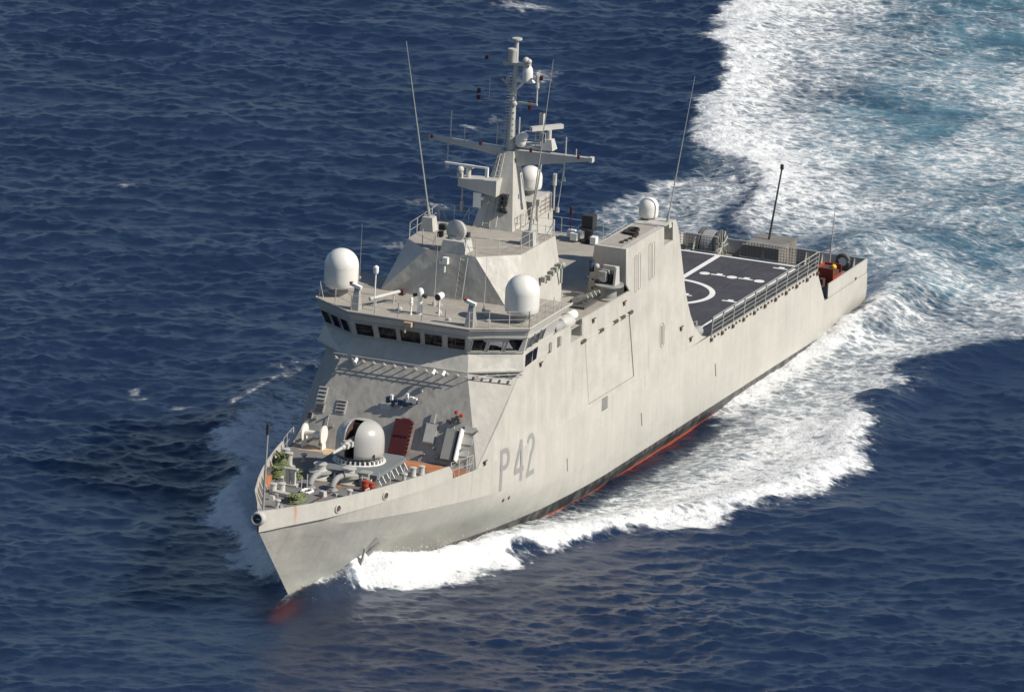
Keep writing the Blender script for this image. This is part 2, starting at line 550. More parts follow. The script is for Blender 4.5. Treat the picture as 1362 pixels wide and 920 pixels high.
    foam = np.maximum(foam, (0.44 + 0.07 * patch) * sstep(sdq, -0.3, 2.2))
    aer = np.maximum(aer, 0.25 * sstep(sdq, 0, 3))
    dq, _, _, _ = line_ridge([(-33, -15.5, 1, 1), (-29.5, -12.8, 1, 1), (-23.2, -12.4, 1, 1), (-17.7, -12.0, 1, 1)], WX, WY)
    foam = np.maximum(foam, 0.52 * np.exp(-(dq / 2.2) ** 2))
    # starboard bow wave
    sb = BOWS + [(24, -22), (22, -7), (56, -6.2), (72, -3.6), (85, -0.6)]
    sdb = poly_sd(sb, WX, WY)
    dB, sB, _, _ = line_ridge([(x, y, 1, 1) for x, y in BOWS], WX, WY)
    sb2 = sdb + 1.3 + 0.8 * tile_sample(wb, 23, X, Y)
    foam = np.maximum(foam, (0.66 + 0.07 * patch + 0.30 * sstep(dB, 5, 1) * sstep(X, 45, 60)) * sstep(sb2, -0.4, 2.0) * sstep(X, 22, 48))
    # scattered whitecaps
    for cx, cy, rx, ry, am in WHITECAPS:
        q = (((WX - cx) * ca + (WY - cy) * sa) / rx) ** 2 + ((-(WX - cx) * sa + (WY - cy) * ca) / ry) ** 2
        foam = np.maximum(foam, am * np.exp(-q))
    # crests of the wake system
    def add_ridge(L, inside, steep):
        nonlocal ridge
        d, s, a, w = line_ridge(L, X + 0.4 * (WX - X), Y + 0.4 * (WY - Y))
        sg = np.where(s == inside, w, w * steep)
        ridge = ridge + a * np.exp(-(d / sg) ** 2)
    off = lambda L, k: L
    add_ridge([(83.5, 1.1, 0.4, .7), (82.0, 1.7, 1.3, 1.0), (81.0, 2.5, 1.9, 1.2), (79.2, 3.7, 1.8, 1.3), (76.2, 4.8, 1.3, 1.4), (72, 6.9, 1.1, 1.5), (67, 9.0, 0.95, 1.7), (61, 11.5, 0.85, 1.9), (54, 15.4, 0.75, 2.2),
               (46, 18.0, 0.65, 2.4), (37, 18.7, 0.6, 2.5), (27, 17.0, 0.7, 2.6), (18, 16.0, 0.75, 2.8), (9, 17.5, 0.7, 3.0), (1, 19.5, 0.65, 3), (-20, 25, 0.5, 3.4), (-60, 36, 0.3, 4)], 1, 0.8)
    add_ridge([(17, 8.4, 0.0, 1.4), (12, 8.2, 0.3, 1.7), (6, 8.0, 0.95, 2.0), (0, 7.8, 1.6, 2.3), (-6, 7.2, 1.3, 2.8), (-16, 5, 0.8, 3.5), (-30, 3, 0.2, 4)], 1, 1.0)
    add_ridge([(-6, -7, 0.1, 1.5), (-14, -9.0, 0.35, 2.4), (-28, -10.5, 0.55, 2.8), (-38, -18.0, 0.6, 3.0), (-54, -24.2, 0.6, 3.0), (-70, -29.5, 0.5, 3), (-100, -38, 0.4, 3)], -1, 0.8)
    add_ridge([(86.6, -0.6, 0.3, .9), (84, -2.4, 0.8, 1.0), (78, -6.0, 1.0, 1.2), (69, -11.5, 0.8, 1.5), (55, -17.5, 0.5, 2), (36, -23, 0.3, 2.4)], -1, 0.8)
    add_ridge([(88.3, 0.0, 0.85, 1.0), (86.5, 0.6, 1.05, 0.9), (84, 1.2, 1.0, 0.9), (82.5, 1.5, 0.8, 1.0)], 1, 1.0)
    stem_foam = np.exp(-(((X - 85.8) / 3.0) ** 2 + ((hull_d - 0.1) / 0.8) ** 2)) * (Y > -0.3)
    foam = np.maximum(foam, 0.95 * stem_foam)
    ridge += 1.5 * np.exp(-(((X + 15) / 5) ** 2 + ((Y - 0.5) / 3.0) ** 2))
    ridge -= 0.62 * sstep(hull_d, 6, 1) * sstep(X, 20, 34) * sstep(-X, -66, -56) * (Y > 0)
    # a long hollow wave face outside the port wake
    # torn surface of broken water
    t1 = fbm_tile(512, 1.45, 41); t2 = fbm_tile(512, 1.2, 42, (1, 1.5))
    tear = 0.55 * tile_sample(t1, 37, X, Y) + 0.45 * tile_sample(t2, 19, X, Y)
    fm = np.clip(foam, 0, 1)
    rough = tear * (0.05 + 0.10 * sstep(fm, 0.5, 0.95)) * sstep(fm, 0.12, 0.5)
    rough += 0.10 * sstep(ridge, 0.5, 1.4) * np.abs(tear) * sstep(fm, 0.4, 0.8)
    calm = 1 - 0.35 * sstep(fm, 0.2, 0.6)
    Zs = SEA + fade * (H * calm + ridge + rough)
    X = X - fade * 0.75 * DX * calm
    Y = Y - fade * 0.75 * DY * calm
    clear = np.exp(-(((X - 89.2) / 3.4) ** 2 + ((Y - 0.2) / 1.9) ** 2)) 
    na, nb = X.shape
    co = np.stack([X, Y, Zs], -1).reshape(-1, 3).astype(np.float32)
    idx = np.arange(na * nb).reshape(na, nb)
    quads = np.stack([idx[:-1, :-1], idx[1:, :-1], idx[1:, 1:], idx[:-1, 1:]], -1).reshape(-1, 4)
    me = bpy.data.meshes.new("sea")
    me.vertices.add(len(co)); me.vertices.foreach_set("co", co.ravel())
    me.loops.add(quads.size); me.loops.foreach_set("vertex_index", quads.ravel().astype(np.int32))
    me.polygons.add(len(quads))
    me.polygons.foreach_set("loop_start", np.arange(0, quads.size, 4, dtype=np.int32))
    me.polygons.foreach_set("use_smooth", np.ones(len(quads), bool))
    me.update(calc_edges=True)
    for nm, arr in (("foam", foam * fade), ("aer", aer * fade), ("clear", clear)):
        at = me.attributes.new(nm, 'FLOAT', 'POINT')
        at.data.foreach_set("value", arr.ravel().astype(np.float32))
    me.materials.append(sea_material())
    o = bpy.data.objects.new("sea", me)
    COL.objects.link(o)
    o["label"] = "dark navy rippled sea with white foam wake"
    o["kind"] = "structure"
    return o

WHITECAPS = [(45.0, -29.5, 1.1, 0.9, 0.43), (46.2, -28.8, 1.6, 0.9, 0.38), (46.5, -24.6, 0.9, 1.2, 0.5), (-71, -47, 2.2, 2.2, 0.5), (-88, -48, 2.0, 2.6, 0.45), (-35, -37, 2.4, 1.2, 0.5), (-40, -37, 2.0, 1.0, 0.42),
             (20, -44, 1.2, 0.9, 0.36), (-5, -52, 1.3, 1.1, 0.4), (-52, -40, 1.5, 1.6, 0.42), (-92, -53, 1.6, 2.4, 0.42), (13, -24, 2.0, 2.4, 0.42), (0, -29, 1.6, 1.8, 0.42), (-12, -32, 1.6, 2, 0.42)]

def sea_material():
    m, nt, b = nodes_of("sea_water")
    geo = N(nt, "ShaderNodeNewGeometry").outputs["Position"]
    def attr(n):
        a = N(nt, "ShaderNodeAttribute")
        a.attribute_name = n
        return a.outputs["Fac"]
    foam, aer, clear = attr("foam"), attr("aer"), attr("clear")
    flow = mapping(nt, geo, (1.0, 0.74, 1.0), (0, 0, math.radians(-21)))
    n1 = noise(nt, flow, 0.95, 9, 0.72, dist=0.25)
    n2 = noise(nt, mapping(nt, flow, (1, .7, 1)), 2.8, 6, 0.70, dist=0.25)
    # lacy cells
    vo = N(nt, "ShaderNodeTexVoronoi", feature='DISTANCE_TO_EDGE')
    vo.inputs["Scale"].default_value = 1.1
    wv = N(nt, "ShaderNodeVectorMath", operation='ADD')
    nz = N(nt, "ShaderNodeTexNoise")
    nz.inputs["Scale"].default_value = 0.9
    nz.inputs["Detail"].default_value = 4
    nt.links.new(flow, nz.inputs["Vector"])
    sc = N(nt, "ShaderNodeVectorMath", operation='SCALE')
    sc.inputs["Scale"].default_value = 1.6
    nt.links.new(nz.outputs["Color"], sc.inputs[0])
    nt.links.new(flow, wv.inputs[0]); nt.links.new(sc.outputs[0], wv.inputs[1])
    nt.links.new(wv.outputs[0], vo.inputs["Vector"])
    lace = smooth(nt, vo.outputs["Distance"], 0.0, 0.30, 1.0, 0.0)
    tex = math_n(nt, 'ADD', math_n(nt, 'MULTIPLY', n1, 0.72), math_n(nt, 'MULTIPLY', n2, 0.28))
    tex = math_n(nt, 'ADD', tex, math_n(nt, 'MULTIPLY', math_n(nt, 'SUBTRACT', lace, 0.4), 0.14))
    k = math_n(nt, 'ADD', tex, math_n(nt, 'MULTIPLY', math_n(nt, 'SUBTRACT', foam, 0.5), 0.62))
    F = smooth(nt, k, 0.43, 0.70)
    F = math_n(nt, 'MULTIPLY', F, smooth(nt, foam, 0.08, 0.30))
    # thin veil of foam that only lightens the water
    veil = math_n(nt, 'MULTIPLY', smooth(nt, k, 0.30, 0.58), smooth(nt, foam, 0.15, 0.5, 0.0, 0.42))
    F = math_n(nt, 'MAXIMUM', F, veil)
    deep = mixc(nt, smooth(nt, noise(nt, geo, 0.05, 3), 0.35, 0.65), (0.0076, 0.0168, 0.0430), (0.0092, 0.0200, 0.0510))
    an = math_n(nt, 'MULTIPLY', aer, smooth(nt, noise(nt, flow, 0.25, 5, 0.6), 0.3, 0.65, 0.35, 1.0))
    body = mixc(nt, an, deep, (0.075, 0.185, 0.235))
    nt.links.new(body, b.inputs["Base Color"])
    b.inputs["IOR"].default_value = 1.333
    b.inputs["Specular IOR Level"].default_value = 0.85
    b.inputs["Specular Tint"].default_value = (0.74, 0.86, 1.0, 1)
    b.inputs["Roughness"].default_value = 0.25
    b.subsurface_method = 'BURLEY'
    b.inputs["Subsurface Weight"].default_value = 1.0
    b.inputs["Subsurface Radius"].default_value = (2.0, 5.0, 9.0)
    b.inputs["Subsurface Scale"].default_value = 1.0
    # fine ripples
    rp = mapping(nt, geo, (1.0, 0.62, 1.0), (0, 0, math.radians(-25)))
    r1 = math_n(nt, 'ADD', noise(nt, rp, 2.2, 4, 0.62, dist=0.25), math_n(nt, 'MULTIPLY', noise(nt, mapping(nt, geo, (1.0, 0.6, 1.0), (0, 0, math.radians(-12))), 6.0, 4, 0.65), 0.42))
    bw = N(nt, "ShaderNodeBump")
    bw.inputs["Strength"].default_value = 1.0
    bw.inputs["Distance"].default_value = 0.095
    nt.links.new(r1, bw.inputs["Height"])
    nt.links.new(bw.outputs[0], b.inputs["Normal"])
    fo = N(nt, "ShaderNodeBsdfPrincipled")
    nt.links.new(mixc(nt, smooth(nt, math_n(nt, "ADD", math_n(nt, "MULTIPLY", n2, 0.6), math_n(nt, "MULTIPLY", noise(nt, flow, 0.35, 6, 0.65), 0.4)), 0.36, 0.58), mixc(nt, smooth(nt, foam, 0.5, 0.85), (0.40, 0.45, 0.47), (0.62, 0.64, 0.65)), (0.80, 0.80, 0.79)), fo.inputs["Base Color"])
    fo.inputs["Roughness"].default_value = 0.9
    fo.inputs["Specular IOR Level"].default_value = 0.1
    bf = N(nt, "ShaderNodeBump")
    bf.inputs["Strength"].default_value = 1.0
    bf.inputs["Distance"].default_value = 0.30
    nt.links.new(math_n(nt, 'ADD', n1, math_n(nt, 'MULTIPLY', noise(nt, flow, 5.0, 4, 0.6), 0.35)), bf.inputs["Height"])
    nt.links.new(bf.outputs[0], fo.inputs["Normal"])
    tr = N(nt, "ShaderNodeBsdfTransparent")
    tr.inputs[0].default_value = (0.72, 0.62, 0.60, 1)
    m1 = N(nt, "ShaderNodeMixShader")
    nt.links.new(smooth(nt, clear, 0.05, 0.95, 0.0, 0.46), m1.inputs[0])
    nt.links.new(b.outputs[0], m1.inputs[1]); nt.links.new(tr.outputs[0], m1.inputs[2])
    m2 = N(nt, "ShaderNodeMixShader")
    nt.links.new(F, m2.inputs[0])
    nt.links.new(m1.outputs[0], m2.inputs[1]); nt.links.new(fo.outputs[0], m2.inputs[2])
    nt.links.new(m2.outputs[0], nt.nodes["Material Output"].inputs[0])
    return m
make_sea()
# ------------------------------------------------------------------ the ship: hull form
ship = empty("patrol_ship", "pale grey naval patrol ship P42 under way with white radomes and a bow gun", "ship")
def Xs(z):
    return float(np.interp(z, [-3.5, -0.6, 0.64, 6.0, 7.3], [84.6, 86.7, 87.95, 93.2, 93.35]))
TX = [0, 8, 60, 66, 69, 72.2, 75, 77.6, 80, 82.5, 85, 88, 91, 92.6, 93.3]
TY = [6.95, 7.1, 7.1, 7.08, 6.92, 6.55, 6.0, 5.5, 4.95, 4.30, 3.55, 2.5, 1.05, 0.36, 0.0]
WXs = [0, 8, 50, 54, 60, 64, 72, 80, 84, 87.3]
WYs = [6.5, 7.0, 7.1, 6.95, 6.40, 5.7, 4.0, 2.0, 0.95, 0.0]
KXs = [0, 50, 60, 70, 74.3, 80, 85.2, 89.6, 93.1]
KZs = [1.6, 2.2, 3.0, 3.7, 4.0, 4.5, 5.0, 5.5, 5.8]
def U(x, z):
    return x if x < 60 else 60 + (x - 60) / (Xs(z) - 60) * 33.3
def yt(u): return float(np.interp(u, TX, TY))
def yk(u): return yt(u) + 0.06 * max(0.0, 1 - max(0, u - 60) / 33.3)
def yw(u): return float(np.interp(60 + (u - 60) / 33.3 * 27.3 if u > 60 else u, WXs, WYs))
def zk(u): return float(np.interp(60 + (u - 60) / 33.3 * 33.1 if u > 60 else u, KXs, KZs))
def zdk(x): return float(np.interp(x, [0, 8.93, 10.77, 40, 66, 93.4], [2.85, 2.85, 5.53, 5.53, 5.88, 5.92]))
def hull_y(x, z):
    if z > 5.2:
        return hull_y(x, 5.2) * 1.0 - 0.05 * (z - 5.2) * min(1, max(0, (74 - x) / 5)) + (yt(U(x, z)) - yt(U(x, 5.2))) * min(1, max(0, (x - 72) / 5))
    u = U(x, z)
    k = zk(u)
    if z >= k:
        t = min(1, (z - k) / max(0.05, 6.4 - k))
        return yk(u) + (yt(u) - yk(u)) * t
    if z >= 0:
        t = z / k
        b = min(1, max(0, (80 - u) / 13))
        return yw(u) + (yk(u) - yw(u)) * ((1 - b) * t ** 1.25 + b * (1 - (1 - t) ** 2))
    return yw(u) * (1 + 0.07 * z)
def side_y(x, z):
    """port side: hull below, gently tumbled-home wall above"""
    y = hull_y(x, min(z, 5.6))
    if z > 5.6:
        y -= 0.05 * (z - 5.6)
    return y

def build_hull():
    st = [0, 0.8, 2, 4, 6, 8, 8.93, 9.8, 10.77, 12] + list(np.arange(14, 60, 3)) + list(np.arange(60, 93.3, 1.1)) + [92.9, 93.3]
    rows_t = [-3.5, -1.8, -0.7, 0, .12, .25, .4, .55, .7, .85, 1.0, 1.5, 2.0]
    v, f = [], []
    nr = len(rows_t)
    for sgn in (1, -1):
        for u in st:
            k = zk(u)
            zd = zdk(u)
            k = min(k, zd - 0.05)
            for t in rows_t:
                if t <= 0: z = t
                elif t <= 1: z = k * t
                else: z = k + (zd - k) * (t - 1)
                x = u if u < 60 else 60 + (u - 60) / 33.3 * (Xs(z) - 60)
                v.append((x, sgn * hull_y(x, z), z))
    ns = len(st)
    for s in range(2):
        o = s * ns * nr
        for i in range(ns - 1):
            for j in range(nr - 1):
                f.append((o + i * nr + j, o + (i + 1) * nr + j, o + (i + 1) * nr + j + 1, o + i * nr + j + 1))
    for j in range(nr - 1):   # transom
        f.append((j, j + 1, ns * nr + j + 1, ns * nr + j))
    m = MB().add(v, f)
    return m.build("hull", "hull", ship, 14)
hull = build_hull()

def strip_poly(m, poly, yfun, th):
    """plate with outline (x,z) lying on a side surface, thickness th inward"""
    P = [Vector((x, 0, z)) for x, z in poly]
    tris = tessellate_polygon([P])
    n = len(P)
    bm = bmesh.new()
    bv = [bm.verts.new(p) for p in P]
    for t in tris:
        bm.faces.new([bv[i] for i in t])
    x0, x1 = min(p.x for p in P), max(p.x for p in P)
    k0, k1 = min(p.z for p in P), max(p.z for p in P)
    for c in np.arange(math.ceil(x0), x1, 1.0):
        bmesh.ops.bisect_plane(bm, geom=bm.verts[:] + bm.edges[:] + bm.faces[:], plane_co=(c + .013, 0, 0), plane_no=(1, 0, 0), dist=1e-5)
    for c in np.arange(math.ceil(k0), k1, 1.5):
        bmesh.ops.bisect_plane(bm, geom=bm.verts[:] + bm.edges[:] + bm.faces[:], plane_co=(0, 0, c + .017), plane_no=(0, 0, 1), dist=1e-5)
    bm.verts.index_update()
    co = [(v.co.x, v.co.z) for v in bm.verts]
    nn = len(co)
    vs = [(x, yfun(x, z), z) for x, z in co] + [(x, yfun(x, z) - th, z) for x, z in co]
    fs = []
    for f in bm.faces:
        ii = [v.index for v in f.verts]
        fs += [tuple(ii), tuple(nn + i for i in reversed(ii))]
    for e in bm.edges:
        if len(e.link_faces) == 1:
            a, b = e.verts[0].index, e.verts[1].index
            fs.append((a, b, nn + b, nn + a))
    bm.free()
    m.add(vs, fs)

def dense(poly, d=1.2):
    out = []
    for (a, b), (c, e) in zip(poly, poly[1:] + poly[:1]):
        k = max(1, int(math.hypot(c - a, e - b) / d))
        out += [(a + (c - a) * i / k, b + (e - b) * i / k) for i in range(k)]
    return out

# bow bulwark, both sides
def build_bulwark(sgn):
    xs = [75.0, 75.4, 76, 77.6, 79, 80, 81.5, 82.5, 84, 85, 86.5, 88, 89.5, 91, 91.8, 92.4, 92.9, 93.2]
    v, f = [], []
    for x in xs:
        zt = float(np.interp(x, [75, 75.4, 79.6, 83, 87.6, 91, 93.3], [6.35, 6.80, 6.88, 6.95, 7.05, 7.14, 7.24]))
        zb = zdk(x) - 0.02
        y = yt(x)
        t = 0.10
        xi = x if x < 91 else 91 + (x - 91) * 0.85
        for z, yy, xx in ((zb, y, x), (zt, y - 0.01, x), (zt, max(y - t, 0.0), xi), (zb, max(y - t, 0), xi)):
            v.append((xx, sgn * yy, z))
    for i in range(len(xs) - 1):
        for j in range(4):
            f.append((i * 4 + j, (i + 1) * 4 + j, (i + 1) * 4 + (j + 1) % 4, i * 4 + (j + 1) % 4))
    f.append((0, 1, 2, 3))
    m = MB().add(v, f)
    # stiffening brackets on the inside
    for x in np.arange(76, 91, 1.25):
        y = yt(x) - 0.11
        zb = zdk(x)
        m.prism([(x, sgn * y, zb), (x, sgn * (y - 0.45), zb), (x, sgn * y, zb + 0.9)], (0.06, 0, 0))
    return m.build("bulwark", "hull", ship, 25)
for sg in (1, -1):
    bw = build_bulwark(sg)
    if sg == 1:
        ring = MB()
        holes = MB()
        for x, z in ((86.9, 6.35), (82.4, 6.32)):
            y = yt(x)
            ring.sep(); holes.sep()
            ring.lathe((x, y - 0.03, z), [(0.30, 0), (0.31, 0.07), (0.22, 0.10), (0.2, 0.02)], 16, axis=(0.25, 1, 0))
            holes.lathe((x, y - 0.02, z), [(0.19, 0), (0.19, 0.055)], 14, axis=(0.25, 1, 0))
        ring.each("fairlead", "greyfit", bw)
        holes.each("fairlead_opening", "brown", bw)
# big ring chock on the stem
m = MB()
ax = Vector((1, 0, 0.12))
m.lathe((92.95, 0, 6.78), [(0.43, 0), (0.47, 0.25), (0.44, 0.50), (0.36, 0.56), (0.28, 0.52), (0.27, 0.3)], 24, axis=ax)
chock = m.build("bow_chock", "greyfit", ship)
MB().lathe((92.99, 0, 6.78), [(0.27, 0.2), (0.27, 0.42)], 20, axis=ax).build("chock_opening", "dark", chock)
MB().cyl((93.35, -0.17, 6.82), (93.40, 0.17, 6.82), 0.05).build("chock_bar", "greyfit", chock)
# bulbous bow under water
MB().ball((87.2, 0, -1.15), 1.15, 20, (3.3, 0.95, 0.95)).build("bulbous_bow", "antifoul", ship)

# decks ------------------------------------------------------------------
def deck_plate(name, mat, xs, zf, inset=0.1, th=0.08, yfun=yt):
    v, f = [], []
    for x in xs:
        y = max(yfun(x) - inset, 0.02)
        v += [(x, -y, zf(x)), (x, y, zf(x)), (x, y, zf(x) - th), (x, -y, zf(x) - th)]
    for i in range(len(xs) - 1):
        for j in range(4):
            f.append((i * 4 + j, i * 4 + (j + 1) % 4, (i + 1) * 4 + (j + 1) % 4, (i + 1) * 4 + j))
    f += [(0, 1, 2, 3), tuple((len(xs) - 1) * 4 + i for i in (3, 2, 1, 0))]
    return MB().add(v, f).build(name, mat, ship, 30)
fdk = lambda x: zdk(x) - 0.03
foredeck = deck_plate("foredeck", "deck", [70.5, 72, 74, 76, 78, 80, 82, 84, 86, 88, 89.5, 91, 92, 92.6], fdk, 0.09)
# primer-red waterway in front of the house and pale patch to starboard
m = MB(); m.prism([(72.65, 6.38, fdk(72)+.006), (75.3, 5.80, fdk(75)+.006), (74.6, 5.2, fdk(74)+.006), (73.5, 1.2, fdk(73)+.006), (72.35, 1.2, fdk(73)+.006)], (0, 0, 0.01)); m.build("rusty_waterway", "rust", foredeck)
m = MB(); m.prism([(72.4, 1.2, fdk(73)+.006), (73.6, 1.2, fdk(73)+.006), (73.9, -3.6, fdk(73)+.006), (73.5, -3.8, fdk(73)+.006), (73.6, -5.4, fdk(73)+.006), (73.0, -6.25, fdk(73)+.006), (72.4, -6.3, fdk(73)+.006)], (0, 0, 0.01)); m.build("primer_patch", "tanprimer", foredeck)
# flight deck
fd = deck_plate("flight_deck", "flight", [10.75, 14, 20, 26, 32, 37.2], lambda x: 5.56, 0.02, 0.1)
ZF = 5.566
mk = MB()
def slab(m, x0, x1, y0, y1, z=ZF, h=0.006):
    m.prism([(x0, y0, z), (x1, y0, z), (x1, y1, z), (x0, y1, z)], (0, 0, h))
slab(mk, 10.85, 11.12, -6.0, 5.75)
slab(mk, 11.6, 31.5, 5.68, 5.9)
slab(mk, 11.6, 31.5, -6.1, -5.88)
slab(mk, 11.12, 18.3, -0.30, 0.08)
def ringm(m, cx, cy, r0, r1, n=64):
    v, f = [], []
    for i in range(n):
        t = 2 * math.pi * i / n
        for r in (r0, r1):
            for z in (ZF, ZF + .006):
                v.append((cx + r * math.cos(t), cy + r * math.sin(t), z))
    for i in range(n):
        j = (i + 1) % n
        a, b = i * 4, j * 4
        f += [(a + 1, b + 1, b + 3, a + 3), (a, a + 2, b + 2, b), (a + 2, a + 3, b + 3, b + 2), (a, b, b + 1, a + 1)]
    m.add(v, f)
ringm(mk, 22.0, -0.1, 3.33, 3.72)
def tee(m, x, y):
    slab(m, x - 0.10, x + 0.12, y - 0.53, y + 0.53)
    slab(m, x - 0.45, x - 0.105, y - 0.20, y + 0.20)
for k in range(-2, 3):
    y = 0.81 + 2.02 * k - 0.0
    mk.lathe((16.08, y + 0.0, ZF), [(0.37, 0), (0.37, 0.006)], 20)
for k in (-2, -1, 1, 2):
    tee(mk, 16.05, -0.22 + 2.02 * k)
for y in (5.0, 3.9 - 0.0, 1.7, -0.5, -4.9, -6.0 + 0.6):
    if abs(y - 3.9) > .1:
        tee(mk, 22.25, y)
tee(mk, 12.1, 4.9)
mk.build("deck_marking", "mark", fd)
gr = MB()
for y in (1.4, 2.9):
    gr.sep(); slab(gr, 11.3, 15.4, y, y + 0.05, ZF, 0.004)
    gr.sep(); slab(gr, 16.8, 25, y + .4, y + 0.45, ZF, 0.004)
gr.each("deck_seam", "dark", fd)
quarter = deck_plate("quarterdeck", "deck", [0.05, 3, 6, 8.9, 10.9], lambda x: 2.80, 0.05)
# riser between quarterdeck and flight deck
MB().box((10.80, 0, 4.14), (0.12, 14.0, 2.6)).build("deck_riser", "inner", ship)
# quarterdeck bulwarks and transom
m = MB()
for sgn in (1, -1):
    pts = [(0.0, 2.86), (8.2, 2.86), (8.2, 3.86), (0.0, 3.86)]
    m.sep(); strip_poly(m, dense([(0.002, 2.84), (8.18, 2.84), (8.18, 3.86), (0.002, 3.84)], 2), lambda x, z: sgn * yt(x), sgn * 0.09)
m.each("stern_bulwark", "hull", ship)
m = MB()
m.box((0.06, 0, 3.34), (0.10, 13.70, 1.0))
for y in np.arange(-6, 6.4, 1.2):
    m.prism([(0.12, y, 2.82), (0.55, y, 2.82), (0.12, y, 3.75)], (0, 0.06, 0))
m.build("transom_bulwark", "greyfit", ship)
m = MB()
for x, z, w, h in ((2.4, 2.75, .3, .55),):
    m.box((x, yt(x) + .01, z), (w, .05, h))
m.build("stern_scupper", "brown", ship)

# ------------------------------------------------------------------ superstructure
# port side wall in one plane up to the funnel, starboard wall without the funnel
port_wall = [(72.1, 5.87), (65.6, 11.28), (65.3, 12.2), (57.0, 12.15), (57.0, 10.95), (54.9, 10.95), (54.9, 12.1), (46.3, 12.05), (46.95, 12.65), (46.95, 15.05),
             (39.95, 15.05), (39.95, 13.75), (38.35, 13.75), (38.35, 15.05), (37.75, 15.05), (37.35, 14.4), (36.95, 13.2), (36.5, 11.6), (36.0, 9.8), (35.5, 8.7), (35.0, 7.8), (34.3, 6.9), (33.6, 6.3), (32.8, 5.85), (32.0, 5.62), (31.3, 5.54)]
sl = [(x, zdk(x)) for x in (35, 40, 45, 50, 55, 60, 64, 67, 69.5, 71)]
m = MB()
strip_poly(m, dense(port_wall[:-1] + sl, 1.5), side_y, 0.14)
pw = m.build("port_side_wall", "grey", ship)
star_wall = [(72.1, 5.87), (65.6, 11.28), (65.3, 12.2), (57.0, 12.15), (54.9, 12.1), (36.6, 12.05), (36.5, 11.6), (36.0, 9.8), (35.0, 7.8), (33.6, 6.3), (32.0, 5.62)]
m = MB()
strip_poly(m, dense(star_wall + sl, 1.5), lambda x, z: -side_y(x, z), -0.14)
m.build("starboard_side_wall", "grey", ship)

# house front: raked plate and the two corner facets
FB, FT, FS = 72.1, 69.0, 68.0
yb = side_y(72.1, 5.87)
m = MB(); mf = MB()
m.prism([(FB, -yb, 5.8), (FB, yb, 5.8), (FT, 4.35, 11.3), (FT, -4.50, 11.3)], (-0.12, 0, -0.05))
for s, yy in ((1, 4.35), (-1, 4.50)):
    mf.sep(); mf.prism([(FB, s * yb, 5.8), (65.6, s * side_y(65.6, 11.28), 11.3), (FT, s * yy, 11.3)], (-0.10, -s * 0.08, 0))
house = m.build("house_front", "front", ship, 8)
m = MB()
m.prism([(60.8, 6.86, 11.3), (66.6, 7.3, 11.3), (69.0, 4.35, 11.3), (69.0, -4.5, 11.3), (66.6, -7.3, 11.3), (60.8, -6.86, 11.3)], (0, 0, 0.09))
m.build("bridge_floor", "grey", ship)
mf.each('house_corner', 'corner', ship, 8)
# bridge band below the windows
def ringband(lo, hi, th=0.1):
    m = MB()
    for i in range(len(lo) - 1):
        a, b, c, d = [Vector(p) for p in (lo[i], lo[i + 1], hi[i + 1], hi[i])]
        n = (b - a).cross(d - a).normalized() * th
        if n.dot((a + c) / 2 - Vector((55, 0, 12.5))) < 0: n = -n
        m.add([a, b, c, d, a - n, b - n, c - n, d - n], [(0, 1, 2, 3), (7, 6, 5, 4), (0, 4, 5, 1), (1, 5, 6, 2), (2, 6, 7, 3), (3, 7, 4, 0)])
    return m
yl = side_y(65.6, 11.28)
LO = [(60.8, 6.87, 11.3), (66.6, 7.3, 11.3), (FT, 4.35, 11.3), (FT, -4.50, 11.3), (66.6, -7.3, 11.3), (60.8, -6.87, 11.3)]
SI = [(60.2, 6.84, 12.42), (66.1, 7.05, 12.42), (FS, 3.95, 12.42), (FS, -4.15, 12.42), (66.1, -7.05, 12.42), (60.2, -6.84, 12.42)]
RO = [(60.4, 7.55, 14.12), (66.5, 7.55, 14.12), (68.72, 4.22, 14.12), (68.72, -4.32, 14.12), (66.5, -7.50, 14.12), (60.4, -7.55, 14.12)]
SIb = [SI[0], SI[1], SI[2], SI[3], SI[4], SI[5]]
bridge = ringband(LO, SIb).build("bridge", "grey", ship, 8)
# ringband normals vary; window wall
ringband(SI, RO).build("window_wall", "greyfit", bridge, 8)
# roof slab with a slim eave
m = MB()
roofpoly = [(59.0, 7.6, 14.10), (66.56, 7.62, 14.10), (68.80, 4.26, 14.10), (68.80, -4.36, 14.10), (66.56, -7.58, 14.10), (59.0, -7.6, 14.10)]
m.prism(roofpoly, (0, 0, 0.14))
broof = m.build("bridge_roof", "roofdeck", ship, 30)
m = MB()
m.tube([(p[0], p[1], 14.245) for p in roofpoly[0:]], 0.05, 6)
m.build("roof_coaming", "greyfit", broof)
# windows
def face_pt(a, b, c, d, s, t, off):
    a, b, c, d = [Vector(p) for p in (a, b, c, d)]
    p = (a * (1 - s) + b * s) * (1 - t) + (d * (1 - s) + c * s) * t
    n = (b - a).cross(d - a).normalized()
    return p + n * off
def window(face, s0, s1, t0, t1, parent, skew=0.0):
    a, b, c, d = face
    cen = sum((Vector(p) for p in face), Vector()) / 4
    n = (Vector(b) - Vector(a)).cross(Vector(d) - Vector(a))
    sg = 1 if n.dot(cen - Vector((55, 0, 12))) > 0 else -1
    P = lambda s, t, o: face_pt(a, b, c, d, s, t, o * sg)
    q = [(s0, t0), (s1, t0), (s1 + skew, t1), (s0 + skew, t1)]
    m = MB()
    v = [P(s, t, 0.02) for s, t in q] + [P(s, t, -0.02) for s, t in q]
    m.add(v, [(0, 1, 2, 3), (7, 6, 5, 4), (0, 4, 5, 1), (1, 5, 6, 2), (2, 6, 7, 3), (3, 7, 4, 0)])
    g = m.build("window", "glass", parent, 0)
    fr = MB()
    cs = [P(s, t, 0.03) for s, t in q]
    fr.tube(cs, 0.035, 5, closed=True)
    # wiper
    return g, fr
frames = MB()
front = (SI[2], SI[3], RO[3], RO[2])          # port to starboard
nW = 5
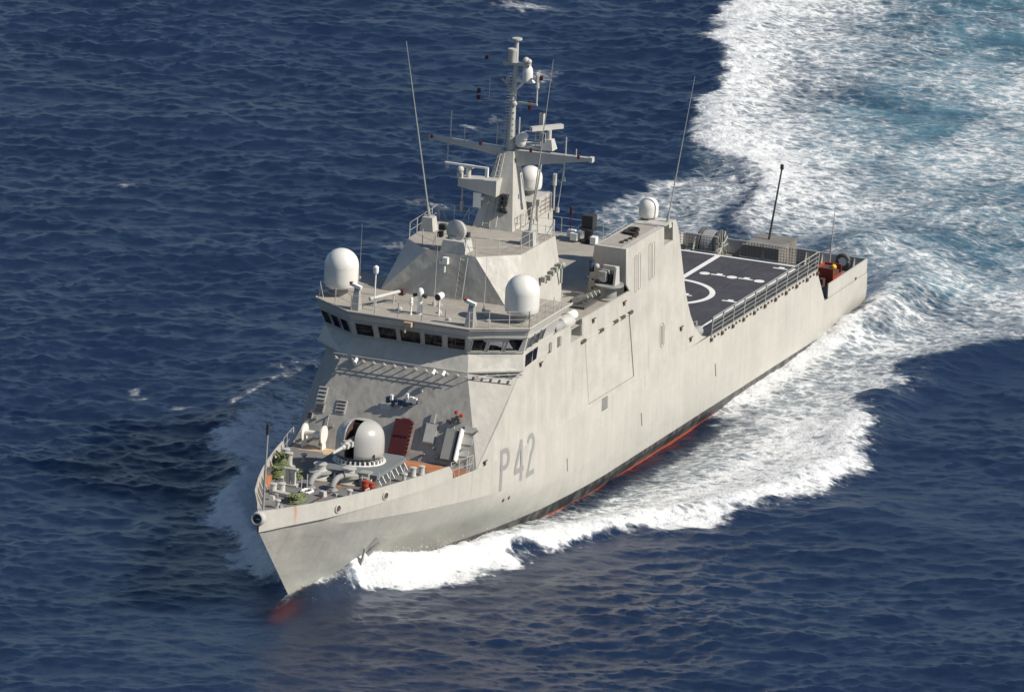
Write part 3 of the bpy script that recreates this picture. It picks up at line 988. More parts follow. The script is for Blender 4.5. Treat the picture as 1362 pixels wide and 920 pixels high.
for k in range(nW):
    c0 = 0.03 + k * 0.1965
    w = 0.150 if k != 2 else 0.172
    s0 = c0 + (0.0 if k != 2 else -0.01)
    g, fr = window(front, s0, s0 + w, 0.10, 0.62, bridge)
    frames.sep(); frames.add(fr.v, fr.f)
for fa, sk in (((SI[1], SI[2], RO[2], RO[1]), -0.04), ((SI[3], SI[4], RO[4], RO[3]), 0.04)):
    for k in range(3):
        s0 = 0.07 + k * 0.31 - (0 if sk > 0 else -0.03)
        g, fr = window(fa, s0, s0 + 0.245, 0.10, 0.62, bridge, sk)
        frames.sep(); frames.add(fr.v, fr.f)
for fa in ((SI[0], SI[1], RO[1], RO[0]), (SI[4], SI[5], RO[5], RO[4])):
    for k in range(3):
        s0 = (0.80 - k * 0.19) if fa[0][1] > 0 else (0.05 + k * 0.19)
        g, fr = window(fa, s0, s0 + 0.14, 0.10, 0.62, bridge)
        frames.sep(); frames.add(fr.v, fr.f)
frames.each("window_frame", "greyfit", bridge)
# eyebrow rail above and below the windows
m = MB()
for k0, t in ((0, 0.70), (0, 0.03)):
    m.tube([face_pt(SI[i], SI[i], RO[i], RO[i], 0, t, 0) + Vector((0.06 if 0 < i < 5 else 0, 0.05 * (1 if SI[i][1] > 0 else -1), 0)) for i in range(6)], 0.035, 5)
m.build("window_ledge", "greyfit", bridge)
# low wing windows in the side wall
for sgn in (1, -1):
    fa = (LO[0], LO[1], SI[1], SI[0]) if sgn == 1 else (LO[5], LO[4], SI[4], SI[5])
    for s0, s1 in ((0.70, 0.935), (0.53, 0.66)):
        window(fa, s0, s1, 0.18, 0.80, bridge, -0.02)
# gantry rail with brackets along the house front
m = MB()
def fr_pt(y, z, off):   # point in front of the raked plate
    x = FB + (FT - FB) * (z - 5.8) / 5.5
    return Vector((x + off * 0.87, y, z + off * 0.49))
for z, off in ((11.25, 0.55), (11.0, 0.3)):
    m.tube([fr_pt(y, z, off) for y in (-4.95, -4.0)], 0.03, 5)
    m.tube([fr_pt(y, z, off) for y in (-3.7, 4.4)], 0.03, 5)
    m.tube([Vector((FT + off, 4.4, z)), Vector((66.7 + off * 0.5, 7.3 + off * 0.3, z))], 0.03, 5)
for y in list(np.arange(-3.6, 4.5, 0.74)) + [-4.8]:
    m.box(fr_pt(y, 11.1, 0.28), (0.5, 0.045, 0.08), rot=Matrix.Rotation(-0.5, 3, 'Y'))
for k in range(5):
    a = Vector((FT, 4.4, 11.18)).lerp(Vector((66.6, 7.25, 11.18)), (k + 0.6) / 5)
    m.box(a + Vector((0.15, 0.2, 0)), (0.3, 0.16, 0.07), rz=0.85)
m.build("gantry_rail", "greyfit", house)
m = MB()
for y in (-3.25, 2.25, 2.95):
    m.sep()
    p = fr_pt(y, 11.05, 0.62)
    m.ball(p, 0.14, 10, (1, 1, 1.0))
    m.cyl(p, p + Vector((0.28, 0, -0.18)), 0.10, 0.14, 10)
m.each("floodlight", "white", house)
m = MB()
for y, z in ((-3.6, 11.05), (1.5, 9.9)):
    m.sep()
    m.cyl(fr_pt(y, z, 0.0), fr_pt(y, z, 0.18), 0.10, 0.08, 8)
m.each("wall_fitting", "greyfit", house)

# upper house (two storeys) ------------------------------------------------
zt, zb_ = 17.2, 11.7
T = [(61.88, 1.74, zt), (59.65, 4.14, zt), (53.9, 4.22, zt), (53.9, 1.55, zt), (47.2, 1.35, zt), (47.2, -1.6, zt), (53.9, -1.9, zt), (53.9, -4.22, zt), (59.8, -3.95, zt), (61.82, -1.82, zt)]
mid = [(62.0, 4.05, 14.2), (60.5, 4.72, 14.2), (53.95, 4.80, 14.2), (53.95, 1.6, 14.2), (47.1, 1.4, 14.2), (47.1, -1.65, 14.2), (53.95, -1.95, 14.2), (53.95, -4.8, 14.2), (60.5, -4.9, 14.2), (62.4, -4.7, 14.2)]
bot = [(62.1, 4.5, zb_), (60.5, 5.1, zb_), (54.5, 5.15, zb_), (54.5, 1.6, zb_), (47.1, 1.4, zb_), (47.1, -1.7, zb_), (54.5, -2.0, zb_), (54.5, -5.2, zb_), (60.5, -5.3, zb_), (62.6, -5.0, zb_)]
m = MB()
n = len(T)
vs = bot + mid + T
fs = []
for k in (0, n):
    for i in range(n):
        j = (i + 1) % n
        if k == n and i == 0:      # facet fan at the port front corner
            fs += [(k + i, k + n + j, k + n + i), (k + i, k + j, k + n + j)]
        elif k == n and i == n - 2:
            fs += [(k + j, k + n + j, k + n + i), (k + i, k + j, k + n + i)]
        else:
            fs.append((k + i, k + j, k + n + j, k + n + i))
tp = tessellate_polygon([[Vector(p) for p in T]])
fs += [tuple(2 * n + i for i in t) for t in tp]
m.add(vs, fs)
upper = m.build("upper_house", "grey", ship, 8)
m = MB()
m.prism([(x * 0.999 + 0.05, y * 0.985, zt + 0.004) for x, y, z in T], (0, 0, 0.015))
m.build("upper_deck", "roofdeck", upper)
# 01 deck / hangar roof
m = MB()
m.prism([(62.0, 6.60, 11.62), (62.0, -6.60, 11.62), (33.0, -6.55, 11.62), (33.0, 4.4, 11.62), (37.9, 6.45, 11.62)], (0, 0, 0.08))
hroof = m.build("hangar_roof", "roofdeck", ship)
m = MB()
m.box((33.1, -1.05, 8.6), (0.14, 10.9, 6.0))
hd = m.build("hangar_face", "grey", ship)
m = MB()
for k in range(12):
    m.box((33.0, -1.0, 5.9 + k * 0.42), (0.06, 5.6, 0.38))
m.build("hangar_door", "greyfit", hd)
m = MB()
for s in (-1,):
    m.prism([(33.1, s * 6.2, 5.6), (33.1, s * 6.2, 11.6), (36.9, s * 6.55, 11.6), (35.6, s * 6.7, 5.6)], (0, -s * 0.1, 0))
m.build("hangar_side", "grey", ship)

m = MB(); m.box((55.95, 6.0, 10.88), (2.1, 1.5, .1)); m.box((55.95, 5.2, 11.4), (2.1, .1, 1.0)); m.box((57.0, 6.0, 11.3), (.1, 1.5, .8)); m.box((54.9, 6.0, 11.3), (.1, 1.5, .8)); m.build('wing_step', 'greyfit', ship)
# funnel -------------------------------------------------------------------
yo = lambda x, z: side_y(x, z) - 0.15
m = MB()
A = [(46.95, yo(46.9, 15), 15.05), (46.95, 4.37, 15.05), (37.9, 4.45, 15.05), (37.75, yo(37.8, 15), 15.05)]
B = [(46.95, yo(46.9, 11.7), 11.7), (46.8, 3.92, 11.7), (36.9, 4.0, 11.7), (36.6, yo(36.6, 11.7), 11.7)]
nF = 4
rec = [(39.95, 0), (38.35, 0)]
# walls: front, inboard, aft; top with a slot cut at the whip recess
top = [A[0], A[1], A[2], A[3], (38.35, yo(38.35, 15), 15.05), (38.35, 5.2, 15.05), (39.95, 5.2, 15.05), (39.95, yo(39.95, 15), 15.05)]
m.add(A + B, [(0, 1, 5, 4), (1, 2, 6, 5), (2, 3, 7, 6)])
m.prism(top, (0, 0, -0.06))
yy = yo(39, 14)
m.add([(39.95, yy, 15.04), (39.95, 5.2, 15.04), (39.95, 5.2, 13.75), (39.95, yy, 13.75), (38.35, yy, 15.04), (38.35, 5.2, 15.04), (38.35, 5.2, 13.75), (38.35, yy, 13.75)],
      [(0, 1, 2, 3), (4, 7, 6, 5), (1, 5, 6, 2), (3, 2, 6, 7)])
funnel = m.build("funnel", "grey", ship, 8)
MB().box((39.15, 5.95, 15.10), (1.7, 1.5, 0.05)).build("recess_shade_plate", "greyfit", funnel)  # plate added over the deep whip recess to keep its inside in shade
m = MB()
m.prism([(46.5, 4.55, 15.056), (46.5, 6.2, 15.056), (40.4, 6.2, 15.056), (40.4, 4.6, 15.056)], (0, 0, 0.012))
m.build("funnel_top_plate", "roofdeck", funnel)
m = MB(); m.box((40.2, 5.4, 15.09), (0.10, 1.8, 0.06)); m.build("funnel_seam", "greyfit", funnel)
m = MB()
for x, y, r in ((42.9, 5.35, 0.52), (42.1, 5.25, 0.42), (43.2, 5.75, .3)):
    m.sep()
    m.lathe((x, y, 15.07), [(r, 0), (r, 0.16), (r * 0.8, 0.16), (r * .75, 0.02)], 18)
m.each("exhaust_outlet", "soot", funnel)
m = MB()
for k in range(4):
    m.sep()
    m.box((45.5 - k * 0.62, 5.75 + k * .07, 15.10), (0.42, 0.24, 0.09), rz=0.35)
m.each("small_exhaust", "soot", funnel)
m = MB()   # watertight door on the funnel front
for dz in (0,):
    m.box((47.0, 4.75, 12.75), (0.07, 0.85, 1.75))
fdoor = m.build("door", "greyfit", ship)
m = MB()
for z in (12.1, 12.7, 13.3):
    m.sep(); m.box((47.06, 4.38, z), (0.06, 0.12, 0.10)); m.sep(); m.box((47.06, 5.12, z), (0.06, 0.12, 0.10))
m.each("door_clip", "dark", fdoor)
# ------------------------------------------------------------------ details on the port side
def on_side(poly, mat, name, parent, out=0.012, th=0.03, d=0.8):
    m = MB()
    strip_poly(m, dense(poly, d), lambda x, z: side_y(x, z) + out, th)
    return m.build(name, mat, parent, 0)
# pennant number
def stroke(m, pts, w, out):
    P = [Vector((x, z)) for x, z in pts]
    fine = []
    for a, b in zip(P[:-1], P[1:]):
        k = max(1, int((b - a).length / 0.12))
        fine += [a.lerp(b, i / k) for i in range(k)]
    fine.append(P[-1])
    v, f = [], []
    for i, p in enumerate(fine):
        d = (fine[min(i + 1, len(fine) - 1)] - fine[max(i - 1, 0)]).normalized()
        nrm = Vector((-d.y, d.x)) * w / 2
        for q in (p + nrm, p - nrm):
            v.append((q.x, side_y(q.x, q.y) + out, q.y))
    for i in range(len(fine) - 1):
        f.append((2 * i, 2 * i + 1, 2 * i + 3, 2 * i + 2))
    m.add(v, f)
def arc(cx, cz, rx, rz, a0, a1, n=12):
    return [(cx + rx * math.cos(math.radians(a0 + (a1 - a0) * i / n)), cz + rz * math.sin(math.radians(a0 + (a1 - a0) * i / n))) for i in range(n + 1)]
m = MB()
w = 0.35
z0, z1 = 3.65, 6.45
# letters read from bow (left in view, larger x) aft
px = 68.75
stroke(m, [(px, z0), (px, z1)], w, 0.012)
stroke(m, [(px - .16, z1 - .15)] + arc(px - 0.55, z1 - 0.72, 0.55, 0.57, 90, 270)[0:13] + [(px - .16, z1 - 1.29)], w, 0.016)
fx = 65.65
stroke(m, [(fx, z0), (fx, z1)], w, 0.012)
stroke(m, [(fx + .05, z1 - .02), (fx + 1.0, z0 + 0.95)], w * .9, 0.016)
stroke(m, [(fx + 1.12, z0 + 0.80), (fx - 0.38, z0 + 0.80)], w, 0.020)
tx = 64.05
stroke(m, arc(tx, z1 - 0.62, 0.52, 0.50, 10, 180, 10) + arc(tx + .9, z1 - 0.62, 1.42, 1.0, 180, 225, 5) + [(tx + 0.52, z0 + .14)], w, 0.012)
stroke(m, [(tx + .66, z0 + .14), (tx - 0.62, z0 + .14)], w, 0.018)
num = m.build("pennant_number", "pennant", hull, 0)
num["label"] = "grey P42 pennant number"
m = MB()
for x in (67.9, 67.15):
    m.sep()
    m.ball((x, side_y(x, 2.85), 2.85), 0.14, 10, (1, .4, 1))
m.each("hull_outlet", "brown", hull)

# boat-bay shutter
sh = on_side([(54.4, 10.5), (46.5, 10.4), (45.7, 6.05), (53.7, 6.1)], "grey", "boat_bay_shutter", ship, 0.015, 0.06, 1.2)
m = MB()
def side_tube(m, pts, r, out=0.03, n=5):
    Q = []
    for (a, b), (c, e) in zip(pts[:-1], pts[1:]):
        k = max(1, int(math.hypot(c - a, e - b) / 0.8))
        Q += [(a + (c - a) * i / k, b + (e - b) * i / k) for i in range(k)]
    Q.append(pts[-1])
    m.tube([(x, side_y(x, z) + out, z) for x, z in Q], r, n)
side_tube(m, [(46.42, 10.4), (45.6, 6.02)], 0.03)
side_tube(m, [(45.6, 6.02), (53.75, 6.05)], 0.03)
side_tube(m, [(53.75, 6.05), (54.45, 10.5)], 0.008)
m.build("shutter_seam", "seam", sh)
m = MB()
side_tube(m, [(55.2, 10.62), (46.1, 10.52)], 0.055, 0.06)
m.build("shutter_track", "greyfit", sh)
m = MB()
for x in (54.8, 51.6, 49.0, 47.7, 46.3):
    m.sep()
    m.box((x, side_y(x, 10.6) + 0.06, 10.57), (0.7, 0.16, 0.2))
m.each("track_roller", "brown", sh)
m = MB()
for k in range(9):
    z = 6.5 + k * 0.45
    m.sep(); side_tube(m, [(54.2 - (10.5 - z) * .15, z), (46.6 - (10.5 - z) * .16, z)], 0.010, 0.03, 4)
m.each("shutter_slat", "grey", sh)
vt = on_side([(51.35, 5.85), (50.35, 5.85), (50.35, 4.95), (51.35, 4.95)], "steel", "side_vent", ship)
m = MB()
for k in range(5):
    m.sep(); side_tube(m, [(51.3, 5.05 + k * 0.17), (50.4, 5.05 + k * 0.17)], 0.03, 0.03)
m.each("vent_louvre", "inner", vt)
def oval(x, z0, z1, w):
    return arc(x, z1 - w, w, w, 0, 180, 8) + arc(x, z0 + w, w, w, 180, 360, 8)
m = MB()
for x, z0_, z1_ in ((45.2, 12.0, 14.7), (44.55, 12.05, 14.75), (42.6, 12.25, 14.95), (41.95, 12.3, 14.9)):
    m.sep(); P = oval(x, z0_ - 0.3, z1_ - 0.45, 0.2)
    m.tube([(a, side_y(a, b) + 0.02, b) for a, b in P], 0.012, 5, closed=True)
m.each("funnel_louvre", "seam", funnel)
m = MB()
P = oval(40.35, 6.8, 8.5, 0.38)
m.tube([(a, side_y(a, b) + 0.02, b) for a, b in P], 0.016, 5, closed=True)
for dx in (-0.12, 0.12):
    m.tube([(40.35 + dx, side_y(40, 7) + 0.03, 7.0), (40.35 + dx, side_y(40, 8.3) + 0.03, 8.3)], 0.02, 4)
m.build("oval_hatch", "seam", pw)
m = MB()
for x, z in ((53.0, 11.55), (47.4, 11.45), (36.9, 7.3), (35.1, 6.15), (71.1, 6.1), (60.8, 11.35), (62.4, 10.75)):
    m.sep(); m.box((x, side_y(x, z) + 0.05, z), (0.22, 0.10, 0.28))
    m.cyl((x + .2, side_y(x, z) + 0.08, z + .12), (x - .3, side_y(x, z) + 0.08, z + .14), 0.045)
m.each("side_bracket", "brown", pw)
m = MB()
for x, z in ((30.2, 3.3), (44, 3.1), (57.5, 3.2)):
    m.sep(); side_tube(m, [(x, z), (x - .2, z - 0.9)], 0.05, 0.01)
m.each("side_scupper", "seam", hull)
m = MB()
side_tube(m, [(61.9, 11.98), (57.3, 11.95)], 0.04, 0.05)
for x in (60.9, 59.2):
    m.sep(); m.box((x, side_y(x, 11.6) + 0.10, 11.62), (0.35, 0.22, 0.55))
m.each("wing_fitting", "greyfit", pw)
m = MB()
for x in (60.7, 59.0):
    m.sep(); m.box((x + .22, side_y(x, 11.6) + 0.13, 11.62), (0.18, 0.20, 0.62), rz=0.3)
m.each("wing_recess", "steel", pw)

# anchors in their bolsters on the flare
for s in (1, -1):
    x, z = 80.6, 2.75
    y = hull_y(x, z)
    b = MB()
    q = [(81.15, 3.05), (79.75, 2.62), (80.2, 2.0), (81.35, 2.25)]
    v = [(a, s * (hull_y(a, c) + 0.02), c) for a, c in q] + [(a - .1, s * (hull_y(a, c) + (0.26 if k < 2 else 0.06)), c) for k, (a, c) in enumerate(q)]
    b.add(v, [(0, 1, 2, 3), (4, 7, 6, 5), (0, 4, 5, 1), (1, 5, 6, 2), (2, 6, 7, 3), (3, 7, 4, 0)])
    bol = b.build("anchor_bolster", "greyfit", ship, 20)
    a = MB()
    sh0, sh1 = Vector((80.6, s * (hull_y(80.6, 2.6) + 0.15), 2.6)), Vector((81.3, s * (hull_y(81.3, 1.5) + 0.15), 1.5))
    a.cyl(sh0, sh1, 0.13, 0.16, 8)
    a.box(sh1, (1.2, 0.3, 0.35), rot=Matrix.Rotation(0.15 , 3, 'Y'))
    for dx in (-0.45, 0.45):
        c = sh1 + Vector((dx, s * 0.08, 0))
        a.prism([c + Vector((-.16, 0, 0)), c + Vector((.16, 0, 0)), c + Vector((0.02 - dx * .1, s * .12, .85))], (0, s * 0.12, 0))
    a.build("anchor", "steel", bol, 30)

# ------------------------------------------------------------------ railings
def railing(pts, h=1.08, step=1.55, z_=None, wires=(0.5, 1.0), parent=None, name="railing", mat="greyfit", rp=0.030, rw=0.014, brace=True, sag=0.0):
    m = MB()
    P = [Vector(p) for p in pts]
    for a, b in zip(P[:-1], P[1:]):
        k = max(1, round((b - a).length / step))
        for i in range(k + 1):
            p = a.lerp(b, i / k)
            if i < k or b == P[-1]:
                m.cyl(p, p + Vector((0, 0, h)), rp, rp, 6)
        for wz in wires:
            m.tube([a + Vector((0, 0, h * wz)), b + Vector((0, 0, h * wz))], rw, 4)
    if brace:
        for e, d in ((P[0], P[1] - P[0]), (P[-1], P[-2] - P[-1])):
            m.tube([e + Vector((0, 0, h * .95)), e + d.normalized() * 0.5], rp * .8, 5)
    return m.build(name, mat, parent or ship)
ez = 14.25
railing([(66.3, 7.45, ez), (68.62, 4.15, ez), (68.62, -4.2, ez), (66.3, -7.4, ez)], parent=broof, step=1.6)
railing([(66.3, 7.45, ez), (60.5, 7.45, ez)], parent=broof, step=1.6)
railing([(66.3, -7.4, ez), (64.3, -7.4, ez)], parent=broof, step=1.2)
railing([(62.4, -7.4, ez), (61.2, -7.4, ez)], parent=broof, step=1.2)
uz = 17.22
railing([(53.98, 4.1, uz), (59.6, 4.02, uz), (61.75, 1.7, uz), (61.72, 0.9, uz)], parent=upper, step=1.5)
railing([(61.7, -1.2, uz), (59.75, -3.85, uz), (54.0, -4.1, uz)], parent=upper, step=1.4)
railing([(53.9, -4.1, uz), (53.9, -2.0, uz)], parent=upper, step=1.1)
railing([(53.9, 4.1, uz), (53.9, 1.7, uz), (47.3, 1.25, uz), (47.3, -1.5, uz)], parent=upper, step=1.2)
hz = 11.72
railing([(33.2, 4.2, hz), (33.2, -6.4, hz), (54, -6.45, hz)], parent=hroof, step=1.6, mat="greyfit")
m = MB()
for x, y in ((34.4, -3.6), (34.0, -2.4)):
    m.sep(); m.cyl((x, y, hz), (x, y, hz + 2.0), 0.035)
    m.cyl((x, y, hz + 1.55), (x, y, hz + 2.15), 0.11)
m.each("whip_light", "lamp", hroof)
dz = fdk(74)
railing([(75.0, 5.85, dz), (74.1, 6.05, dz), (73.2, 6.25, dz), (72.5, 6.4, dz)], parent=foredeck, step=0.9)
railing([(75.3, -5.85, dz), (73.0, -6.3, dz), (72.3, -6.4, dz)], parent=foredeck, step=1.0)
# flight deck edge fence, lying slightly outboard, with its support feet
fence = MB(); feet = MB()
xs = np.linspace(31.2, 10.7, 11)
for x in xs:
    fence.box((x, 7.16, 6.05), (0.10, 0.07, 1.45), rot=Matrix.Rotation(-0.06, 3, 'X'))
    feet.sep(); feet.box((x, 7.16, 5.22), (0.28, 0.16, 0.22))
    for d in (0.33, 0.66):
        if x > 11:
            feet.sep(); feet.box((x - d * 2.05, 7.14, 5.3), (0.2, 0.1, 0.12))
for z, r in ((6.80, 0.035), (6.45, 0.022), (6.15, 0.022), (5.85, 0.022), (5.48, 0.045)):
    fence.tube([(31.2, 7.17 + (z - 6) * 0.05, z), (10.7, 7.17 + (z - 6) * 0.05, z)], r, 5)
for i in range(10):
    for k in range(1, 5):
        x = xs[i] + (xs[i + 1] - xs[i]) * k / 5
        fence.tube([(x, 7.15, 5.5), (x, 7.21, 6.45)], 0.010, 3)
fo = fence.build("deck_edge_fence", "lock", ship)
feet.each("fence_foot", "brown", fo)
fence = MB()
for x in xs:
    fence.box((x, -7.16, 6.05), (0.10, 0.07, 1.45), rot=Matrix.Rotation(0.06, 3, 'X'))
for z in (6.80, 6.45, 6.15, 5.85, 5.48):
    fence.tube([(31.2, -7.17, z), (10.7, -7.17, z)], 0.03, 5)
fence.build("deck_edge_fence", "lock", ship)
# net frames across the after end of the flight deck
for y0, y1 in ((-6.8, -4.7), (-4.5, -2.95), (-2.75, -0.35), (-0.2, 0.0), (1.25, 2.9), (3.0, 4.75), (4.95, 6.95), (0.3, 1.1)):
    if y1 - y0 < 1.0: continue
    z0_, z1_ = 5.6, 6.75
    m = MB(); g = MB()
    X0 = 10.55
    m.tube([(X0, y0, z0_), (X0, y1, z0_), (X0, y1, z1_), (X0, y0, z1_)], 0.045, 6, closed=True)
    o = m.build("net_frame", "greyfit", ship)
    k = 0
    y = y0 + 0.22
    while y < y1 - 0.08:
        g.tube([(X0, y, z0_), (X0, y, z1_)], 0.017, 3); y += 0.22
    z = z0_ + 0.2
    while z < z1_ - .05:
        g.tube([(X0, y0, z), (X0, y1, z)], 0.017, 3); z += 0.2
    g.build("netting", "inner", o, 0)
# canister cluster in the curve of the port wall
m = MB()
m.cyl((34.0, 6.35, 5.95), (32.0, 6.5, 5.95), 0.36, 0.36, 14)
m.ball((32.0, 6.5, 5.95), 0.36, 12, (.6, 1, 1)); m.ball((34.0, 6.35, 5.95), 0.36, 12, (.6, 1, 1))
sp = m.build("hose_drum", "canvas", ship)
m = MB()
for x in (32.5, 33.3):
    m.sep(); m.lathe((x, 6.42, 5.95), [(0.38, -.05), (0.38, .05)], 14, axis=(1, 0, 0))
m.each("drum_band", "steel", sp)
railing([(34.2, 5.9, 5.6), (33.0, 6.0, 5.6), (31.6, 6.2, 5.6)], h=0.9, step=0.8, parent=fd, brace=True)

# ------------------------------------------------------------------ radomes
def radome(c, r, h, ped_h, ped_r, name="radome", n=36, parent=None):
    """c: foot on the deck"""
    x, y, z = c
    m = MB()
    m.lathe((x, y, z), [(ped_r, 0), (ped_r, ped_h * .6), (ped_r * .9, ped_h)], 16)
    p = m.build(name, "steel", parent or ship)
    pr = [(r * 0.55, ped_h), (r * 0.90, ped_h + 0.10 * r), (r * 0.97, ped_h + 0.22 * r), (r, ped_h + 0.5 * r)]
    zc = ped_h + h - r
    pr += [(r, zc)] if zc > ped_h + 0.6 * r else []
    pr += [(r * math.cos(t), zc + r * math.sin(t)) for t in np.linspace(0.05, math.pi / 2 - 0.03, 14)]
    MB().lathe((x, y, z), pr, n).build("dome", "radome", p, 50)
    m = MB()
    m.lathe((x, y, z + zc - 0.02), [(r + 0.004, 0), (r + 0.008, 0.02), (r + 0.004, 0.04)], n)
    m.build("dome_seam", "radome", p)
    return p
radome((65.1, 6.42, 14.24), 1.14, 2.65, 0.50, 0.50)
radome((65.1, -6.42, 14.24), 1.14, 2.65, 0.50, 0.50)
radome((38.6, 4.95, 15.05), 0.66, 1.42, 0.10, 0.5)
radome((49.0, 0.35, 18.42), 0.80, 1.62, 0.35, 0.35)
m = MB()
m.box((49.2, 0.0, 17.82), (3.4, 2.5, 1.2))
ah = m.build("mast_house", "grey", ship)
m = MB()
for z in (17.5, 17.8, 18.1):
    m.sep(); m.tube([(50.0, 1.32, z), (47.6, 1.32, z)], 0.03, 4)
m.each("house_grating", "brown", ah)
m = MB().sep()
m.cyl((47.6, 1.55, 17.2), (47.6, 1.55, 19.6), .06); m.cyl((47.6, 1.55, 18.9), (47.6, 1.55, 19.7), .14)
m.sep(); m.cyl((50.9, 1.7, 17.2), (50.9, 1.7, 18.5), .09); m.box((50.9, 1.7, 18.5), (.3, .3, .4))
m.each("sensor_post", "greyfit", upper)

# ------------------------------------------------------------------ mast
mz = 17.22
mb = [(54.6, 1.40, mz), (51.5, 1.32, mz), (51.5, -1.32, mz), (54.6, -1.45, mz)]
mt = [(52.55, 0.42, 22.1), (51.45, 0.40, 22.1), (51.45, -0.55, 22.1), (52.5, -0.60, 22.1)]
mast = MB().frustum(mb, mt).build("mast", "grey", ship, 8)
m = MB()
m.tube([(52.05, 0, 22.0), (52.0, 0, 24.0), (51.85, 0, 26.6), (51.75, 0, 27.6), (51.7, 0, 29.55)], [0.31, 0.26, 0.19, 0.16, 0.12], 14)
m.lathe((51.7, 0, 29.5), [(0.14, 0), (0.34, 0.06), (0.34, 0.16), (0.1, .18)], 16)
m.build("mast_pole", "greyfit", mast)
m = MB()  # rungs and cable clips up the pole
for k in range(26):
    z = 22.3 + k * 0.2
    m.box((52.3 - (z - 22) * .05, -0.27, z), (0.10, 0.34, 0.035))
    if k % 2 == 0:
        m.box((52.27 - (z - 22) * .05, 0.12, z), (0.12, 0.2, 0.06))
m.build("mast_rung", "greyfit", mast)
m = MB()  # yard: deep at the root, slim at the tips
for s, L in ((1, 5.75), (-1, 5.6)):
    y0 = 0.4 * s
    deep = 1.0 if s == 1 else 0.45
    bot_ = [(52.35, y0, 22.1 - deep), (51.75, y0, 22.1 - deep), (51.75, y0, 22.22), (52.35, y0, 22.22)]
    tip_ = [(52.2, s * L, 22.12), (51.9, s * L, 22.12), (51.9, s * L, 22.34), (52.2, s * L, 22.34)]
    m.frustum(bot_, tip_)
    m.box((52.05, s * (L + .05), 22.22), (0.42, 0.25, 0.34))
m.build("yardarm", "greyfit", mast, 8)
m = MB()
for y, zb, zt_ in ((3.95, 22.3, 23.5), (-4.3, 22.3, 24.2), (4.7, 22.3, 22.8), (-3.3, 22.3, 23.2), (3.9, 20.6, 22.1), (-4.45, 20.4, 22.1)):
    m.sep(); m.cyl((52.05, y, zb), (52.05, y, zt_), 0.035 if zt_ - zb < 1.0 else 0.045, n=6)
m.sep(); m.cyl((52.05, 3.9, 20.5), (52.05, 3.9, 20.75), 0.13); m.sep(); m.cyl((52.05, -4.45, 20.25), (52.05, -4.45, 20.5), 0.13)
m.each("yard_aerial", "greyfit", mast)
m = MB()
for y in (-5.5, -2.0, 1.6, 5.0):
    m.sep(); m.cyl((52.4, y, 22.25), (52.4, y, 22.5), 0.10, n=8)
m.each("signal_light", "lamp", mast)
m = MB()  # starboard platform with lights and a camera, aerial bar above it
m.prism([(54.3, -2.75, 19.75), (54.3, 0, 19.35), (54.3, 0, 20.45), (54.3, -2.75, 20.25)], (-1.2, 0, 0))
m.cyl((53.6, -2.3, 20.3), (53.6, -2.3, 20.9), .18); m.box((53.6, -2.3, 21.0), (.3, .7, .2))
m.ball((53.9, -2.75, 20.8), .24, 10); m.box((53.9, -2.75, 20.4), (.35, .35, .4))
m.cyl((53.4, -2.75, 17.9), (53.4, -2.75, 19.6), .05, n=6); m.cyl((53.4, -2.75, 17.8), (53.4, -2.75, 18.5), .13, n=8)
m.build("mast_platform", "greyfit", mast, 20)
m = MB()
m.box((54.2, -2.2, 21.2), (0.14, 3.1, 0.13))
m.box((54.2, -0.75, 20.9), (0.2, 0.2, 0.6))
m.build("radar_bar", "white", mast)
m = MB()   # flat panel and sight on the front face
m.box((54.2, -1.35, 18.95), (0.08, 0.55, 1.0)); m.box((54.0, -1.05, 19.1), (0.5, 0.2, 0.2))
m.build("panel_aerial", "white", mast)
m = MB()
for k in range(4):
    for s in (0, 1):
        m.cyl((54.1 - k * .08, 0.28 + s * .3, 18.55 + k * 0.27), (54.45 - k * .08, 0.34 + s * .3, 18.62 + k * 0.27), 0.13, 0.15, 8)
m.box((53.9, 0.45, 18.4), (0.7, 0.7, 0.14)); m.box((53.8, .45, 18.95), (.3, .5, 1.1))
m.build("signal_lamp_stack", "dark", mast)
m = MB()
for y in (-0.75, -0.25):
    m.tube([(54.62 - 0.0, y, 17.4), (52.65, y * .55, 22.0)], 0.035, 5)
for k in range(14):
    t = (k + .5) / 14
    m.tube([(54.62 - t * 1.97, -.75 + t * .34, 17.4 + t * 4.6), (54.62 - t * 1.97, -.25 + t * .11, 17.4 + t * 4.6)], 0.025, 4)
m.tube([(54.72, 0.25, 17.4), (54.1, 0.2, 18.7)], .04, 5)
m.build("mast_ladder", "greyfit", mast)
m = MB()  # grab rail on port face
m.tube([(53.9, 1.45, 18.1), (52.2, 1.42, 18.1)], .03, 4); m.tube([(53.9, 1.45, 17.7), (52.2, 1.42, 17.7)], .03, 4)
for x in (53.9, 53.0, 52.2): m.tube([(x, 1.45, 17.6), (x, 1.45, 18.1)], .03, 4)
m.tube([(51.3, 1.6, 18.2), (51.6, 2.1, 21.5)], .06, 6)
m.build("grab_rail", "greyfit", mast)
m = MB()  # radar platform behind the pole with its guard rail, to port
m.box((51.3, 1.35, 22.4), (1.4, 2.3, 0.12))
for y in (0.95, 1.7, 2.4):
    m.cyl((51.9, y, 22.4), (51.9, y, 23.5), .035, n=5)
m.tube([(51.9, .95, 23.5), (51.9, 2.4, 23.5)], .035, 5); m.tube([(51.9, .95, 22.95), (51.9, 2.4, 22.95)], .03, 5)
m.cyl((52.0, .55, 22.5), (52.0, .55, 24.4), .05, n=6)
m.cyl((51.9, -1.05, 22.3), (51.9, -1.05, 24.1), .04, n=6); m.cyl((51.9, -.5, 22.3), (51.9, -.5, 24.1), .03, n=6)
for z in (22.9, 23.5, 24.1): m.tube([(51.9, -1.05, z), (51.9, -.4, z)], .035, 5)
m.build("radar_platform", "greyfit", mast)
m = MB()
